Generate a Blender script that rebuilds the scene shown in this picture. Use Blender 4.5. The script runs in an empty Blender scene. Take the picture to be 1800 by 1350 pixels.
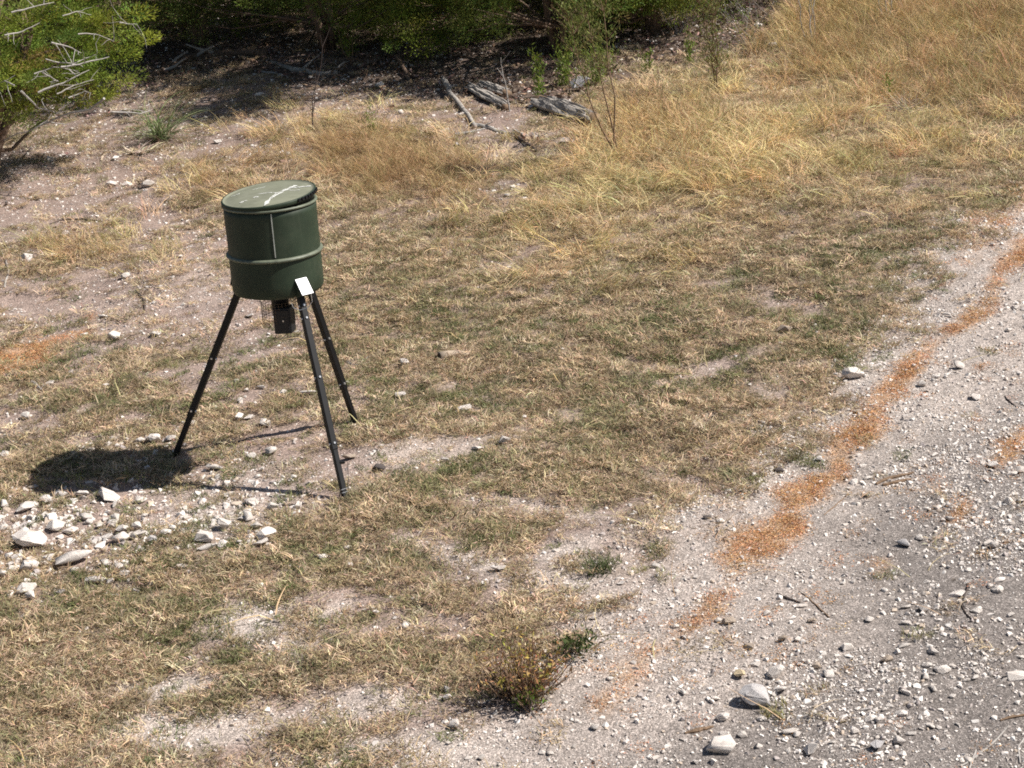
import bpy, bmesh, math, random
import numpy as np
from math import sin, cos, tan, radians, pi, atan2, hypot, sqrt, degrees
from mathutils import Vector, Matrix

# ------------------------------------------------------------------ camera, sky, sun, exposure
scene = bpy.context.scene
COL = scene.collection
FPX, PITCH, ROLL, HC, YF, SLOPE = 3000.0, radians(18.9), radians(6.8), 3.68, 9.83, tan(radians(4.5))
FWD = np.array([0, cos(PITCH), -sin(PITCH)])
_r0, _u0 = np.array([1.0, 0, 0]), np.array([0, sin(PITCH), cos(PITCH)])
RIGHT = _r0 * cos(ROLL) - _u0 * sin(ROLL)
UP = _r0 * sin(ROLL) + _u0 * cos(ROLL)
EYE = np.array([0, 0, HC])
cd = bpy.data.cameras.new('camera')
cd.sensor_width, cd.lens = 36.0, 36.0 * FPX / 1800.0
cd.clip_start, cd.clip_end = 0.1, 2000.0
cam = bpy.data.objects.new('camera', cd)
COL.objects.link(cam)
M4 = Matrix.Identity(4)
for i in range(3):
    M4[i][0], M4[i][1], M4[i][2], M4[i][3] = RIGHT[i], UP[i], -FWD[i], EYE[i]
cam.matrix_world = M4
scene.camera = cam

SUN_EL, SUN_AZ = radians(47.0), radians(-5.0)          # azimuth measured from +X
sun_dir = Vector((cos(SUN_EL) * cos(SUN_AZ), cos(SUN_EL) * sin(SUN_AZ), sin(SUN_EL)))
world = bpy.data.worlds.new('World')
scene.world = world
world.use_nodes = True
wn = world.node_tree.nodes
sky = wn.new('ShaderNodeTexSky')
sky.sky_type = 'NISHITA'
sky.sun_disc = False
sky.sun_elevation = SUN_EL
sky.sun_rotation = atan2(sun_dir.x, sun_dir.y)
wn['Background'].inputs[1].default_value = 0.05
world.node_tree.links.new(sky.outputs[0], wn['Background'].inputs[0])
sd = bpy.data.lights.new('sun', 'SUN')
sd.energy, sd.angle, sd.color = 5.0, radians(0.5), (1.0, 0.95, 0.88)
sun = bpy.data.objects.new('sun', sd)
sun.rotation_euler = sun_dir.to_track_quat('Z', 'Y').to_euler()
COL.objects.link(sun)
vs = scene.view_settings
vs.view_transform, vs.look, vs.gamma, vs.use_curve_mapping = 'Standard', 'None', 1.0, False
vs.exposure = 0.55
scene.cycles.max_bounces = 3
scene.cycles.transparent_max_bounces = 4
scene.cycles.use_denoising = False
scene.cycles.filter_width = 1.8

rng = np.random.default_rng(7)
random.seed(7)

# ------------------------------------------------------------------ noise, terrain, projection
def _h(ix, iy, seed):
    n = (ix.astype(np.int64) * 374761393 + iy.astype(np.int64) * 668265263 + seed * 974634721) & 0x7fffffff
    n = ((n ^ (n >> 13)) * 1274126177) & 0x7fffffff
    return ((n ^ (n >> 16)) & 0xffffff) / float(0xffffff)

def vnoise(x, y, seed=0):
    x = np.asarray(x, float); y = np.asarray(y, float)
    ix, iy = np.floor(x), np.floor(y)
    fx, fy = x - ix, y - iy
    fx = fx * fx * (3 - 2 * fx); fy = fy * fy * (3 - 2 * fy)
    a, b = _h(ix, iy, seed), _h(ix + 1, iy, seed)
    c, d = _h(ix, iy + 1, seed), _h(ix + 1, iy + 1, seed)
    return (a * (1 - fx) + b * fx) * (1 - fy) + (c * (1 - fx) + d * fx) * fy

def fbm(x, y, seed=0, o=4):
    s, amp, t = 0, 1.0, 0
    for k in range(o):
        s = s + amp * vnoise(x * 2 ** k + 17.3 * k, y * 2 ** k - 9.1 * k, seed + k)
        t += amp; amp *= 0.5
    return (s / t - .5) * 1.75 + .5                     # about 0..1, mean .5

def terrain(x, y):
    x = np.asarray(x, float); y = np.asarray(y, float)
    yy = np.clip(y, -6, 45)
    z = SLOPE * (yy - YF)
    z = z + 0.16 * (fbm(x / 3.5, y / 3.5, 3, 2) - 0.5) * np.clip((np.hypot(x + 1.3, y - 9.8) - 0.5) / 3, 0.15, 1)
    z = z + 0.05 * (fbm(x / 0.7, y / 0.7, 11, 3) - 0.5)
    return z

def project(x, y, z):
    qx, qy, qz = x - EYE[0], y - EYE[1], z - EYE[2]
    d = qx * FWD[0] + qy * FWD[1] + qz * FWD[2]
    d = np.maximum(d, 0.5)
    u = qx * RIGHT[0] + qy * RIGHT[1] + qz * RIGHT[2]
    v = qx * UP[0] + qy * UP[1] + qz * UP[2]
    return 900 + FPX * u / d, 675 - FPX * v / d

def ray(px, py):
    d = FWD * FPX + RIGHT * (px - 900) + UP * (675 - py)
    return d / np.linalg.norm(d)

def at(px, py, dz=0.0):
    """the point of the ground seen at this place of the photograph"""
    d = ray(px, py)
    t = (SLOPE * (0 - YF) - HC) / (d[2] - SLOPE * d[1])
    for _ in range(6):
        p = EYE + d * t
        e = p[2] - float(terrain(p[0], p[1]))
        t -= e / (d[2] - SLOPE * d[1])
    p = EYE + d * t
    return Vector((p[0], p[1], float(terrain(p[0], p[1])) + dz))

def on_depth(px, py, Y):
    d = ray(px, py)
    return Vector(EYE + d * (Y / d[1]))

def mpp(p):
    return (Vector(p) - Vector(EYE)).length / FPX       # metres per photograph pixel there

def smooth(a, b, x):
    t = np.clip((x - a) / (b - a), 0, 1)
    return t * t * (3 - 2 * t)

def blob(px, py, cx, cy, rx, ry, ang=0.0):
    a = radians(ang); dx, dy = px - cx, py - cy
    u, v = dx * cos(a) + dy * sin(a), -dx * sin(a) + dy * cos(a)
    return np.exp(-((u / rx) ** 2 + (v / ry) ** 2))

def stroke(px, py, pts, w):
    best = np.full(np.shape(px), 1e9)
    for (x0, y0), (x1, y1) in zip(pts[:-1], pts[1:]):
        dx, dy = x1 - x0, y1 - y0
        t = np.clip(((px - x0) * dx + (py - y0) * dy) / (dx * dx + dy * dy), 0, 1)
        best = np.minimum(best, np.hypot(px - x0 - t * dx, py - y0 - t * dy))
    return np.exp(-(best / w) ** 2)

EDGE_Y = [-300, 100, 380, 420, 500, 560, 690, 770, 850, 920, 1000, 1070, 1130, 1180, 1260, 1350, 1600]
EDGE_X = [2600, 2150, 1830, 1765, 1700, 1620, 1500, 1400, 1290, 1150, 1080, 1060, 1070, 960, 860, 690, 300]
BARE = [(850, 215, 110, 45, 15, .9), (965, 248, 70, 26, 20, .75), (120, 310, 250, 110, -5, 1.1), (330, 215, 340, 65, 5, .95), (600, 175, 150, 45, 3, .95), (180, 420, 160, 40, 0, .55), (300, 525, 175, 75, -8, 1.15),
        (420, 870, 150, 50, -12, .95), (640, 812, 200, 26, -10, .95), (40, 560, 120, 40, 0, .6), (270, 430, 200, 45, 0, .75),
        (440, 1085, 70, 26, -20, .8), (480, 1125, 90, 24, 10, .7), (300, 1210, 80, 20, -5, .75), (340, 1280, 150, 28, -4, .95),
        (640, 1235, 120, 30, -8, .7), (960, 892, 120, 14, 10, .8), (840, 990, 130, 18, 18, .75), (1000, 965, 70, 24, -20, .7),
        (880, 330, 60, 40, 10, .7), (800, 240, 60, 40, 20, .5), (950, 1020, 120, 20, 5, .6), (700, 1110, 60, 16, 0, .4),
        (700, 1330, 160, 40, -8, .8), (500, 1330, 60, 20, 0, .5), (580, 1080, 60, 20, -30, .55), (1230, 655, 60, 18, -10, .5),
        (1290, 440, 120, 16, -12, .35), (120, 950, 160, 70, 0, .3), (560, 600, 60, 20, 0, .3), (1580, 560, 70, 20, -30, .4),
        (860, 460, 60, 12, 10, .35), (1600, 410, 60, 14, 0, .3), (1020, 740, 60, 10, 0, .25), (150, 1130, 80, 12, -20, .35),
        (60, 1330, 60, 20, 0, .4), (720, 950, 60, 10, 0, .25), (420, 600, 80, 26, -5, .4), (30, 720, 60, 40, 0, .4)]
ORANGE = [([(1800, 430), (1760, 480), (1735, 540)], 19, .72), ([(1735, 540), (1690, 570), (1650, 600), (1600, 635)], 18, .8), ([(1600, 650), (1560, 690), (1530, 740)], 26, 1.0),
          ([(1530, 750), (1480, 790), (1470, 830)], 36, 1.1), ([(1450, 850), (1400, 880)], 36, 1.05), ([(1400, 885), (1370, 925)], 26, .95), ([(1385, 930), (1300, 960)], 44, 1.15),
          ([(1330, 980), (1240, 985)], 34, .6), ([(1290, 1010), (1250, 1060), (1215, 1100), (1170, 1140)], 26, .58), ([(1170, 1130), (1110, 1190), (1060, 1240)], 32, .58),
          ([(1120, 1170), (1000, 1190)], 24, .35), ([(1800, 770), (1760, 800)], 34, .95), ([(1700, 885), (1680, 905)], 15, .6), ([(1560, 1000), (1530, 1040)], 26, .4),
          ([(1800, 450), (1840, 400)], 40, .6), ([(70, 618), (-30, 650)], 27, 1.25), ([(150, 585), (90, 600)], 15, .9), ([(165, 555), (150, 562)], 12, .7),
          ([(1390, 1280), (1370, 1330)], 18, .38), ([(1720, 420), (1790, 350)], 40, .45), ([(700, 420), (740, 440)], 20, .12)]

def fields(x, y, z=None):
    """what covers the ground: masks between 0 and 1, fixed to the ground"""
    if z is None: z = terrain(x, y)
    px, py = project(x, y, z)
    px, py = np.clip(px, -500, 2400), np.clip(py, -250, 1700)
    n1, n2, n3 = fbm(x / 0.9, y / 0.9, 31), fbm(x / 0.28, y / 0.35, 41), fbm(x / 2.2, y / 2.2, 51, 3)
    edge = np.interp(py, EDGE_Y, EDGE_X)
    d = px - edge
    road = smooth(-150, 90, d + 210 * (n1 - .5) + 150 * (n2 - .5))
    bare = np.zeros_like(px)
    for cx, cy, rx, ry, a, s in BARE:
        bare = np.maximum(bare, s * (1.2 if cy > 1000 else 1) * blob(px, py, cx, cy, rx * 1.2, ry * 1.25, a))
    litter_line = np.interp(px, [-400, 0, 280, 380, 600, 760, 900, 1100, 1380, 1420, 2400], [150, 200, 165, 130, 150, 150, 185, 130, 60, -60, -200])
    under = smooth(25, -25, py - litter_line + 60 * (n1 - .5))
    n4 = fbm(x / .11, y / .13, 45, 3)
    turf = .67 - 1.0 * bare + .5 * (n2 - .5) + .5 * (n1 - .5) + .45 * (n4 - .5) + .2 * (n3 - .5) + .12 * smooth(700, 300, py)
    turf = smooth(.22, .78, turf) * (1 - road) * (1 - .93 * under)
    orange = np.zeros_like(px)
    for pts, w, s in ORANGE:
        orange = np.maximum(orange, s * stroke(px, py, pts, w * .95))
    orange = smooth(.25, 1.0, orange + .55 * (n2 - .5) + .3 * (n1 - .5) + .3 * (n4 - .5)) * (orange > .04)
    dark_road = smooth(210, 540, d + .15 * (py - 900) + 260 * (n3 - .5)) * smooth(420, 900, py)
    straw = (1 - .8 * blob(px, py, 930, 225, 110, 45, 15)) * np.clip(blob(px, py, 1250, 250, 260, 110, -8) + 1.05 * blob(px, py, 1060, 395, 190, 75, -5) + .5 * blob(px, py, 1600, 290, 250, 90, 0)
                    + .5 * blob(px, py, 900, 470, 200, 60, 0), 0, 1)
    amber = np.clip(smooth(1280, 1560, px + .9 * (130 - py) + 260 * (n1 - .5)) * smooth(300, 20, py + 160 * (n1 - .5)) + .25 * blob(px, py, 1150, 250, 120, 80), 0, 1)
    rust = (1 - .8 * blob(px, py, 900, 225, 120, 45, 15)) * np.clip(blob(px, py, 620, 285, 130, 52, 12) + .7 * blob(px, py, 760, 300, 120, 60, 15) + .5 * blob(px, py, 370, 320, 90, 30, 10) + .4 * blob(px, py, 130, 440, 140, 30), 0, 1)
    green = np.clip(fbm(x / .55, y / .5, 61, 3) * 2.0 - .62, 0, 1) * smooth(330, 560, py + .1 * (px - 900))
    return dict(px=px, py=py, n1=n1, n2=n2, n3=n3, d=d, road=road, bare=bare, under=under, turf=turf, orange=orange, dark=dark_road,
                straw=straw, amber=amber, rust=rust, green=green)

# ------------------------------------------------------------------ mesh and object helpers
class Acc:
    """collects vertices, faces and a colour per vertex; links ONE mesh object"""
    def __init__(s): s.v, s.f, s.c, s.n = [], [], [], 0
    def add(s, v, f, c=(1, 1, 1)):
        v = np.asarray(v, float).reshape(-1, 3)
        c = np.broadcast_to(np.asarray(c, float), (len(v), 3))
        s.v.append(v); s.c.append(c)
        for g in (f if isinstance(f, list) else [f]):
            g = np.asarray(g, np.int64)
            if g.size: s.f.append(g + s.n)
        s.n += len(v)
        return s
    def mesh(s, name, smooth_=False):
        me = bpy.data.meshes.new(name)
        v = np.concatenate(s.v); c = np.concatenate(s.c)
        me.vertices.add(len(v)); me.vertices.foreach_set('co', v.astype(np.float32).ravel())
        idx = np.concatenate([g.ravel() for g in s.f])
        tot = np.concatenate([np.full(len(g), g.shape[1]) for g in s.f])
        st = np.concatenate([[0], np.cumsum(tot)[:-1]])
        me.loops.add(len(idx)); me.loops.foreach_set('vertex_index', idx.astype(np.int32))
        me.polygons.add(len(tot)); me.polygons.foreach_set('loop_start', st.astype(np.int32))
        me.polygons.foreach_set('use_smooth', np.full(len(tot), smooth_))
        a = me.attributes.new('shade', 'FLOAT_COLOR', 'POINT')
        a.data.foreach_set('color', np.concatenate([c, np.ones((len(c), 1))], 1).astype(np.float32).ravel())
        me.update(calc_edges=True)
        return me
    def build(s, name, mat, parent=None, smooth_=False):
        return link(name, s.mesh(name, smooth_), mat, parent)

def link(name, me, mat=None, parent=None, loc=None):
    o = bpy.data.objects.new(name, me)
    if mat is not None and not me.materials: me.materials.append(mat)
    COL.objects.link(o)
    if parent: o.parent = parent
    if loc is not None: o.location = loc
    return o

def tag(o, label=None, cat=None, group=None, kind=None):
    if label: o['label'] = label
    if cat: o['category'] = cat
    if group: o['group'] = group
    if kind: o['kind'] = kind
    return o

def thing(name, loc, label, cat, group=None):
    o = bpy.data.objects.new(name, None)
    o.empty_display_size = 0.1
    COL.objects.link(o); o.location = loc
    return tag(o, label, cat, group)

def tube(pts, radii, sides=6, cap=True, wob=0.0, rg=None):
    pts = np.asarray(pts, float); n = len(pts)
    radii = np.broadcast_to(np.asarray(radii, float), (n,))
    t = np.gradient(pts, axis=0); t /= np.linalg.norm(t, axis=1)[:, None] + 1e-9
    ref = np.array([0.13, 0.31, 0.94]) if abs(t[:, 2]).mean() < .8 else np.array([0.9, 0.3, 0.1])
    a = np.cross(t, ref); a /= np.linalg.norm(a, axis=1)[:, None] + 1e-9
    b = np.cross(t, a)
    th = np.arange(sides) * 2 * pi / sides
    rr = np.ones((n, sides)) if not wob else 1 + wob * ((rg or rng).random((n, sides)) - .5) * 2
    v = pts[:, None] + radii[:, None, None] * rr[..., None] * (np.cos(th)[None, :, None] * a[:, None] + np.sin(th)[None, :, None] * b[:, None])
    v = v.reshape(-1, 3)
    i = np.arange(n - 1)[:, None] * sides; j = np.arange(sides)[None]; k = (j + 1) % sides
    f = np.stack([i + j, i + k, i + sides + k, i + sides + j], -1).reshape(-1, 4)
    if not cap: return v, [f]
    v = np.vstack([v, pts[0], pts[-1]])
    c0, c1 = n * sides, n * sides + 1
    j = np.arange(sides); k = (j + 1) % sides
    t0 = np.stack([np.full(sides, c0), k, j], 1)
    t1 = np.stack([np.full(sides, c1), (n - 1) * sides + j, (n - 1) * sides + k], 1)
    return v, [f, np.vstack([t0, t1])]

def crook(p0, p1, n=7, amp=0.06, rg=rng, sag=0.0):
    """a crooked line between two points"""
    p0, p1 = np.array(p0, float), np.array(p1, float); L = np.linalg.norm(p1 - p0)
    t = np.linspace(0, 1, n)[:, None]
    w = np.cumsum(rg.normal(0, 1, (n, 3)), axis=0); w -= w[0] + (w[-1] - w[0]) * t
    p = p0 + (p1 - p0) * t + w * amp * L / sqrt(n)
    p[:, 2] += sag * np.sin(pi * t[:, 0])
    return p

def boxv(c, X, Y, Z):
    c, X, Y, Z = (np.array(q, float) for q in (c, X, Y, Z))
    v = np.array([c + sx * X + sy * Y + sz * Z for sz in (-1, 1) for sy in (-1, 1) for sx in (-1, 1)])
    f = np.array([[0, 2, 3, 1], [4, 5, 7, 6], [0, 1, 5, 4], [2, 6, 7, 3], [0, 4, 6, 2], [1, 3, 7, 5]])
    return v, f

def bevel(o, w, seg=2):
    m = o.modifiers.new('bevel', 'BEVEL'); m.width = w; m.segments = seg; m.limit_method = 'ANGLE'
    return o

def blades(n, rg, rad, L, W, lean, droop, seg=3, up=0.0, tone=(.65, 1.35), floor=.002, lie=.012, comb=None):
    """n grass blades rooted in a disc: tapered bent strips"""
    r = rad * np.sqrt(rg.random(n)); ph = rg.random(n) * 2 * pi
    p = np.stack([r * np.cos(ph), r * np.sin(ph), np.zeros(n) - .004], 1)
    az = rg.random(n) * 2 * pi if comb is None else rg.normal(0, comb, n)
    d = np.stack([np.cos(az), np.sin(az), np.zeros(n)], 1)
    roll = rg.normal(0, .6, n)
    side = np.stack([-np.sin(az) * np.cos(roll), np.cos(az) * np.cos(roll), np.sin(roll)], 1)
    ln = rg.uniform(*L, n) / seg; w = rg.uniform(*W, n) / 2
    th = np.radians(rg.uniform(*lean, n)); dr = np.radians(rg.uniform(*droop, n)) / seg
    lz = rg.random(n) * lie
    side_bend = rg.normal(0, .25, n)
    rows = []
    for k in range(seg + 1):
        if k < seg:
            ww = (w * (1, .95, .75, .5, .35, .3)[k])[:, None]
            rows += [p - side * ww, p + side * ww]
        else: rows.append(p.copy())
        st = np.stack([np.sin(th), np.sin(th), np.cos(th)], 1) * ln[:, None]
        dd = d + np.stack([-d[:, 1], d[:, 0], d[:, 2]], 1) * (side_bend * k)[:, None]
        dd /= np.linalg.norm(dd, axis=1)[:, None]
        p = p + dd * st[:, :1] + np.array([0, 0, 1]) * st[:, 2:]
        p[:, 2] = np.maximum(p[:, 2], floor + lz)
        th = th + dr
    m = len(rows)
    v = np.stack(rows, 1).reshape(-1, 3)
    base = (np.arange(n) * m)[:, None]
    q = np.concatenate([base + np.array([2 * k, 2 * k + 1, 2 * k + 3, 2 * k + 2]) for k in range(seg - 1)]) if seg > 1 else np.zeros((0, 4), int)
    t = base + np.array([2 * seg - 2, 2 * seg - 1, 2 * seg])
    s = rg.uniform(*tone, n)[:, None] * (1 + rg.normal(0, .07, (n, 3)))
    c = np.repeat(np.clip(s, .05, 2), m, 0)
    return v, [q, t], c

def leaves(c, d, L, W, rg, tone=(.6, 1.4), hue=.08):
    """flat pointed leaves: a quad each, at centres c along directions d"""
    n = len(c); c = np.asarray(c); d = np.asarray(d); d = d / (np.linalg.norm(d, axis=1)[:, None] + 1e-9)
    r = rg.normal(size=(n, 3)); s = np.cross(d, r); s /= np.linalg.norm(s, axis=1)[:, None] + 1e-9
    L = rg.uniform(*L, n)[:, None]; W = rg.uniform(*W, n)[:, None] / 2
    v = np.stack([c, c + d * L * .45 + s * W, c + d * L, c + d * L * .45 - s * W], 1).reshape(-1, 3)
    f = (np.arange(n) * 4)[:, None] + np.arange(4)
    col = np.repeat(np.clip(rg.uniform(*tone, n)[:, None] * (1 + rg.normal(0, hue, (n, 3))), .05, 2), 4, 0)
    return v, f, col

def hull(n, sx, sy, sz, rg, jit=.25):
    bm = bmesh.new()
    for _ in range(n):
        q = rg.normal(size=3); q /= np.linalg.norm(q)
        q *= 1 - jit * rg.random()
        bm.verts.new((q[0] * sx, q[1] * sy, q[2] * sz))
    r = bmesh.ops.convex_hull(bm, input=bm.verts)
    bmesh.ops.delete(bm, geom=list({g for g in r['geom_interior'] + r['geom_unused'] if isinstance(g, bmesh.types.BMVert)}), context='VERTS')
    return bm

def bm_mesh(bm, name, sm=False):
    bmesh.ops.recalc_face_normals(bm, faces=bm.faces)
    me = bpy.data.meshes.new(name); bm.to_mesh(me); bm.free()
    for p in me.polygons: p.use_smooth = sm
    return me

# ------------------------------------------------------------------ materials
def mat(name, base=(.5, .5, .5), rough=.9, spec=.3, metal=0.0, attr=None, inst=False, trans=0.0, noise=None, bump=None):
    """noise=(scale, amount) mottles the base colour; attr multiplies by the 'shade' vertex colour, inst by the instance colour 'col'"""
    m = bpy.data.materials.new(name); m.use_nodes = True
    nt = m.node_tree; N, Lk = nt.nodes, nt.links
    b = N['Principled BSDF']
    b.inputs['Roughness'].default_value = rough; b.inputs['Metallic'].default_value = metal
    b.inputs['Specular IOR Level'].default_value = spec
    rgb = N.new('ShaderNodeRGB'); rgb.outputs[0].default_value = (*base, 1)
    out = rgb.outputs[0]
    def mul(a, c):
        x = N.new('ShaderNodeMix'); x.data_type = 'RGBA'; x.blend_type = 'MULTIPLY'; x.inputs[0].default_value = 1
        Lk.new(a, x.inputs[6]); Lk.new(c, x.inputs[7]); return x.outputs[2]
    if attr:
        a = N.new('ShaderNodeAttribute'); a.attribute_name = attr; out = mul(out, a.outputs['Color'])
    if inst:
        a = N.new('ShaderNodeAttribute'); a.attribute_type = 'INSTANCER'; a.attribute_name = 'col'; out = mul(out, a.outputs['Color'])
    tc = N.new('ShaderNodeTexCoord')
    if noise:
        t = N.new('ShaderNodeTexNoise'); t.inputs['Scale'].default_value = noise[0]; t.inputs['Detail'].default_value = 6; t.inputs['Roughness'].default_value = .65
        Lk.new(tc.outputs['Object'], t.inputs['Vector'])
        r = N.new('ShaderNodeMapRange'); r.inputs[1].default_value = .3; r.inputs[2].default_value = .7
        r.inputs[3].default_value = 1 - noise[1]; r.inputs[4].default_value = 1 + noise[1]
        Lk.new(t.outputs[0], r.inputs[0]); out = mul(out, r.outputs[0])
    Lk.new(out, b.inputs['Base Color'])
    if bump:
        t = N.new('ShaderNodeTexNoise'); t.inputs['Scale'].default_value = bump[0]; t.inputs['Detail'].default_value = 5
        Lk.new(tc.outputs['Object'], t.inputs['Vector'])
        bp = N.new('ShaderNodeBump'); bp.inputs['Strength'].default_value = bump[1]; bp.inputs['Distance'].default_value = bump[2]
        Lk.new(t.outputs[0], bp.inputs['Height']); Lk.new(bp.outputs[0], b.inputs['Normal'])
    if trans:
        tr = N.new('ShaderNodeBsdfTranslucent'); Lk.new(out, tr.inputs[0])
        mx = N.new('ShaderNodeMixShader'); mx.inputs[0].default_value = trans
        Lk.new(b.outputs[0], mx.inputs[1]); Lk.new(tr.outputs[0], mx.inputs[2]); Lk.new(mx.outputs[0], N['Material Output'].inputs[0])
    return m

def vary(m, amount=.13, dirt=(.30, .22, .16)):
    """each stone its own tone, with earth stains"""
    nt = m.node_tree; N, Lk = nt.nodes, nt.links; b = N['Principled BSDF']; src = b.inputs['Base Color'].links[0].from_socket
    oi = N.new('ShaderNodeObjectInfo'); r = N.new('ShaderNodeMapRange'); r.inputs[3].default_value = 1 - 1.6 * amount; r.inputs[4].default_value = 1.06
    Lk.new(oi.outputs['Random'], r.inputs[0])
    x = N.new('ShaderNodeMix'); x.data_type = 'RGBA'; x.blend_type = 'MULTIPLY'; x.inputs[0].default_value = 1; Lk.new(src, x.inputs[6]); Lk.new(r.outputs[0], x.inputs[7])
    tc = N.new('ShaderNodeTexCoord'); t = N.new('ShaderNodeTexNoise'); t.noise_dimensions = '4D'; t.inputs['Scale'].default_value = 1.6; t.inputs['Detail'].default_value = 5
    Lk.new(tc.outputs['Object'], t.inputs['Vector']); w = N.new('ShaderNodeMath'); w.operation = 'MULTIPLY'; w.inputs[1].default_value = 50; Lk.new(oi.outputs['Random'], w.inputs[0]); Lk.new(w.outputs[0], t.inputs['W'])
    q = N.new('ShaderNodeMapRange'); q.inputs[1].default_value = .5; q.inputs[2].default_value = .75; q.inputs[4].default_value = .38; Lk.new(t.outputs[0], q.inputs[0])
    y = N.new('ShaderNodeMix'); y.data_type = 'RGBA'; Lk.new(q.outputs[0], y.inputs[0]); Lk.new(x.outputs[2], y.inputs[6]); y.inputs[7].default_value = (*dirt, 1)
    Lk.new(y.outputs[2], b.inputs['Base Color'])

def ground_material():
    m = bpy.data.materials.new('bare_ground'); m.use_nodes = True
    nt = m.node_tree; N, Lk = nt.nodes, nt.links
    b = N['Principled BSDF']; b.inputs['Roughness'].default_value = .95; b.inputs['Specular IOR Level'].default_value = .15
    a = N.new('ShaderNodeAttribute'); a.attribute_name = 'shade'
    tc = N.new('ShaderNodeTexCoord')
    out = a.outputs['Color']
    def mul(p, q):
        x = N.new('ShaderNodeMix'); x.data_type = 'RGBA'; x.blend_type = 'MULTIPLY'; x.inputs[0].default_value = 1
        Lk.new(p, x.inputs[6]); Lk.new(q, x.inputs[7]); return x.outputs[2]
    for sc, lo, hi in ((9, .82, 1.18), (42, .72, 1.28), (150, .6, 1.4)):
        t = N.new('ShaderNodeTexNoise'); t.inputs['Scale'].default_value = sc; t.inputs['Detail'].default_value = 4; t.inputs['Roughness'].default_value = .7
        Lk.new(tc.outputs['Object'], t.inputs['Vector'])
        r = N.new('ShaderNodeMapRange'); r.inputs[1].default_value = .32; r.inputs[2].default_value = .68; r.inputs[3].default_value = lo; r.inputs[4].default_value = hi
        Lk.new(t.outputs[0], r.inputs[0]); out = mul(out, r.outputs[0])
    # sand grains and chips too small to build: pale specks
    vo = N.new('ShaderNodeTexVoronoi'); vo.inputs['Scale'].default_value = 70
    Lk.new(tc.outputs['Object'], vo.inputs['Vector'])
    rm = N.new('ShaderNodeMapRange'); rm.inputs[1].default_value = .16; rm.inputs[2].default_value = .28; rm.inputs[3].default_value = 1; rm.inputs[4].default_value = 0
    Lk.new(vo.outputs['Distance'], rm.inputs[0])
    sx = N.new('ShaderNodeSeparateColor'); Lk.new(vo.outputs['Color'], sx.inputs[0])
    gt = N.new('ShaderNodeMath'); gt.operation = 'GREATER_THAN'; gt.inputs[1].default_value = .72; Lk.new(sx.outputs[0], gt.inputs[0])
    mm = N.new('ShaderNodeMath'); mm.operation = 'MULTIPLY'; Lk.new(rm.outputs[0], mm.inputs[0]); Lk.new(gt.outputs[0], mm.inputs[1])
    m2 = N.new('ShaderNodeMath'); m2.operation = 'MULTIPLY'; m2.inputs[1].default_value = .7; Lk.new(mm.outputs[0], m2.inputs[0])
    x = N.new('ShaderNodeMix'); x.data_type = 'RGBA'; Lk.new(m2.outputs[0], x.inputs[0]); Lk.new(out, x.inputs[6]); x.inputs[7].default_value = (.52, .46, .41, 1)
    Lk.new(x.outputs[2], b.inputs['Base Color'])
    # finer grit
    v2 = N.new('ShaderNodeTexVoronoi'); v2.inputs['Scale'].default_value = 165; Lk.new(tc.outputs['Object'], v2.inputs['Vector'])
    s2 = N.new('ShaderNodeSeparateColor'); Lk.new(v2.outputs['Color'], s2.inputs[0])
    r2 = N.new('ShaderNodeMapRange'); r2.inputs[1].default_value = .35; r2.inputs[2].default_value = 1; r2.inputs[3].default_value = .72; r2.inputs[4].default_value = 1.55
    Lk.new(s2.outputs[1], r2.inputs[0]); Lk.new(mul(x.outputs[2], r2.outputs[0]), b.inputs['Base Color'])
    t = N.new('ShaderNodeTexNoise'); t.inputs['Scale'].default_value = 60; t.inputs['Detail'].default_value = 6; t.inputs['Roughness'].default_value = .7
    Lk.new(tc.outputs['Object'], t.inputs['Vector'])
    ad = N.new('ShaderNodeMath'); ad.operation = 'ADD'; Lk.new(t.outputs[0], ad.inputs[0]); Lk.new(mm.outputs[0], ad.inputs[1])
    bp = N.new('ShaderNodeBump'); bp.inputs['Strength'].default_value = .8; bp.inputs['Distance'].default_value = .012
    Lk.new(ad.outputs[0], bp.inputs['Height']); Lk.new(bp.outputs[0], b.inputs['Normal'])
    return m

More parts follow.
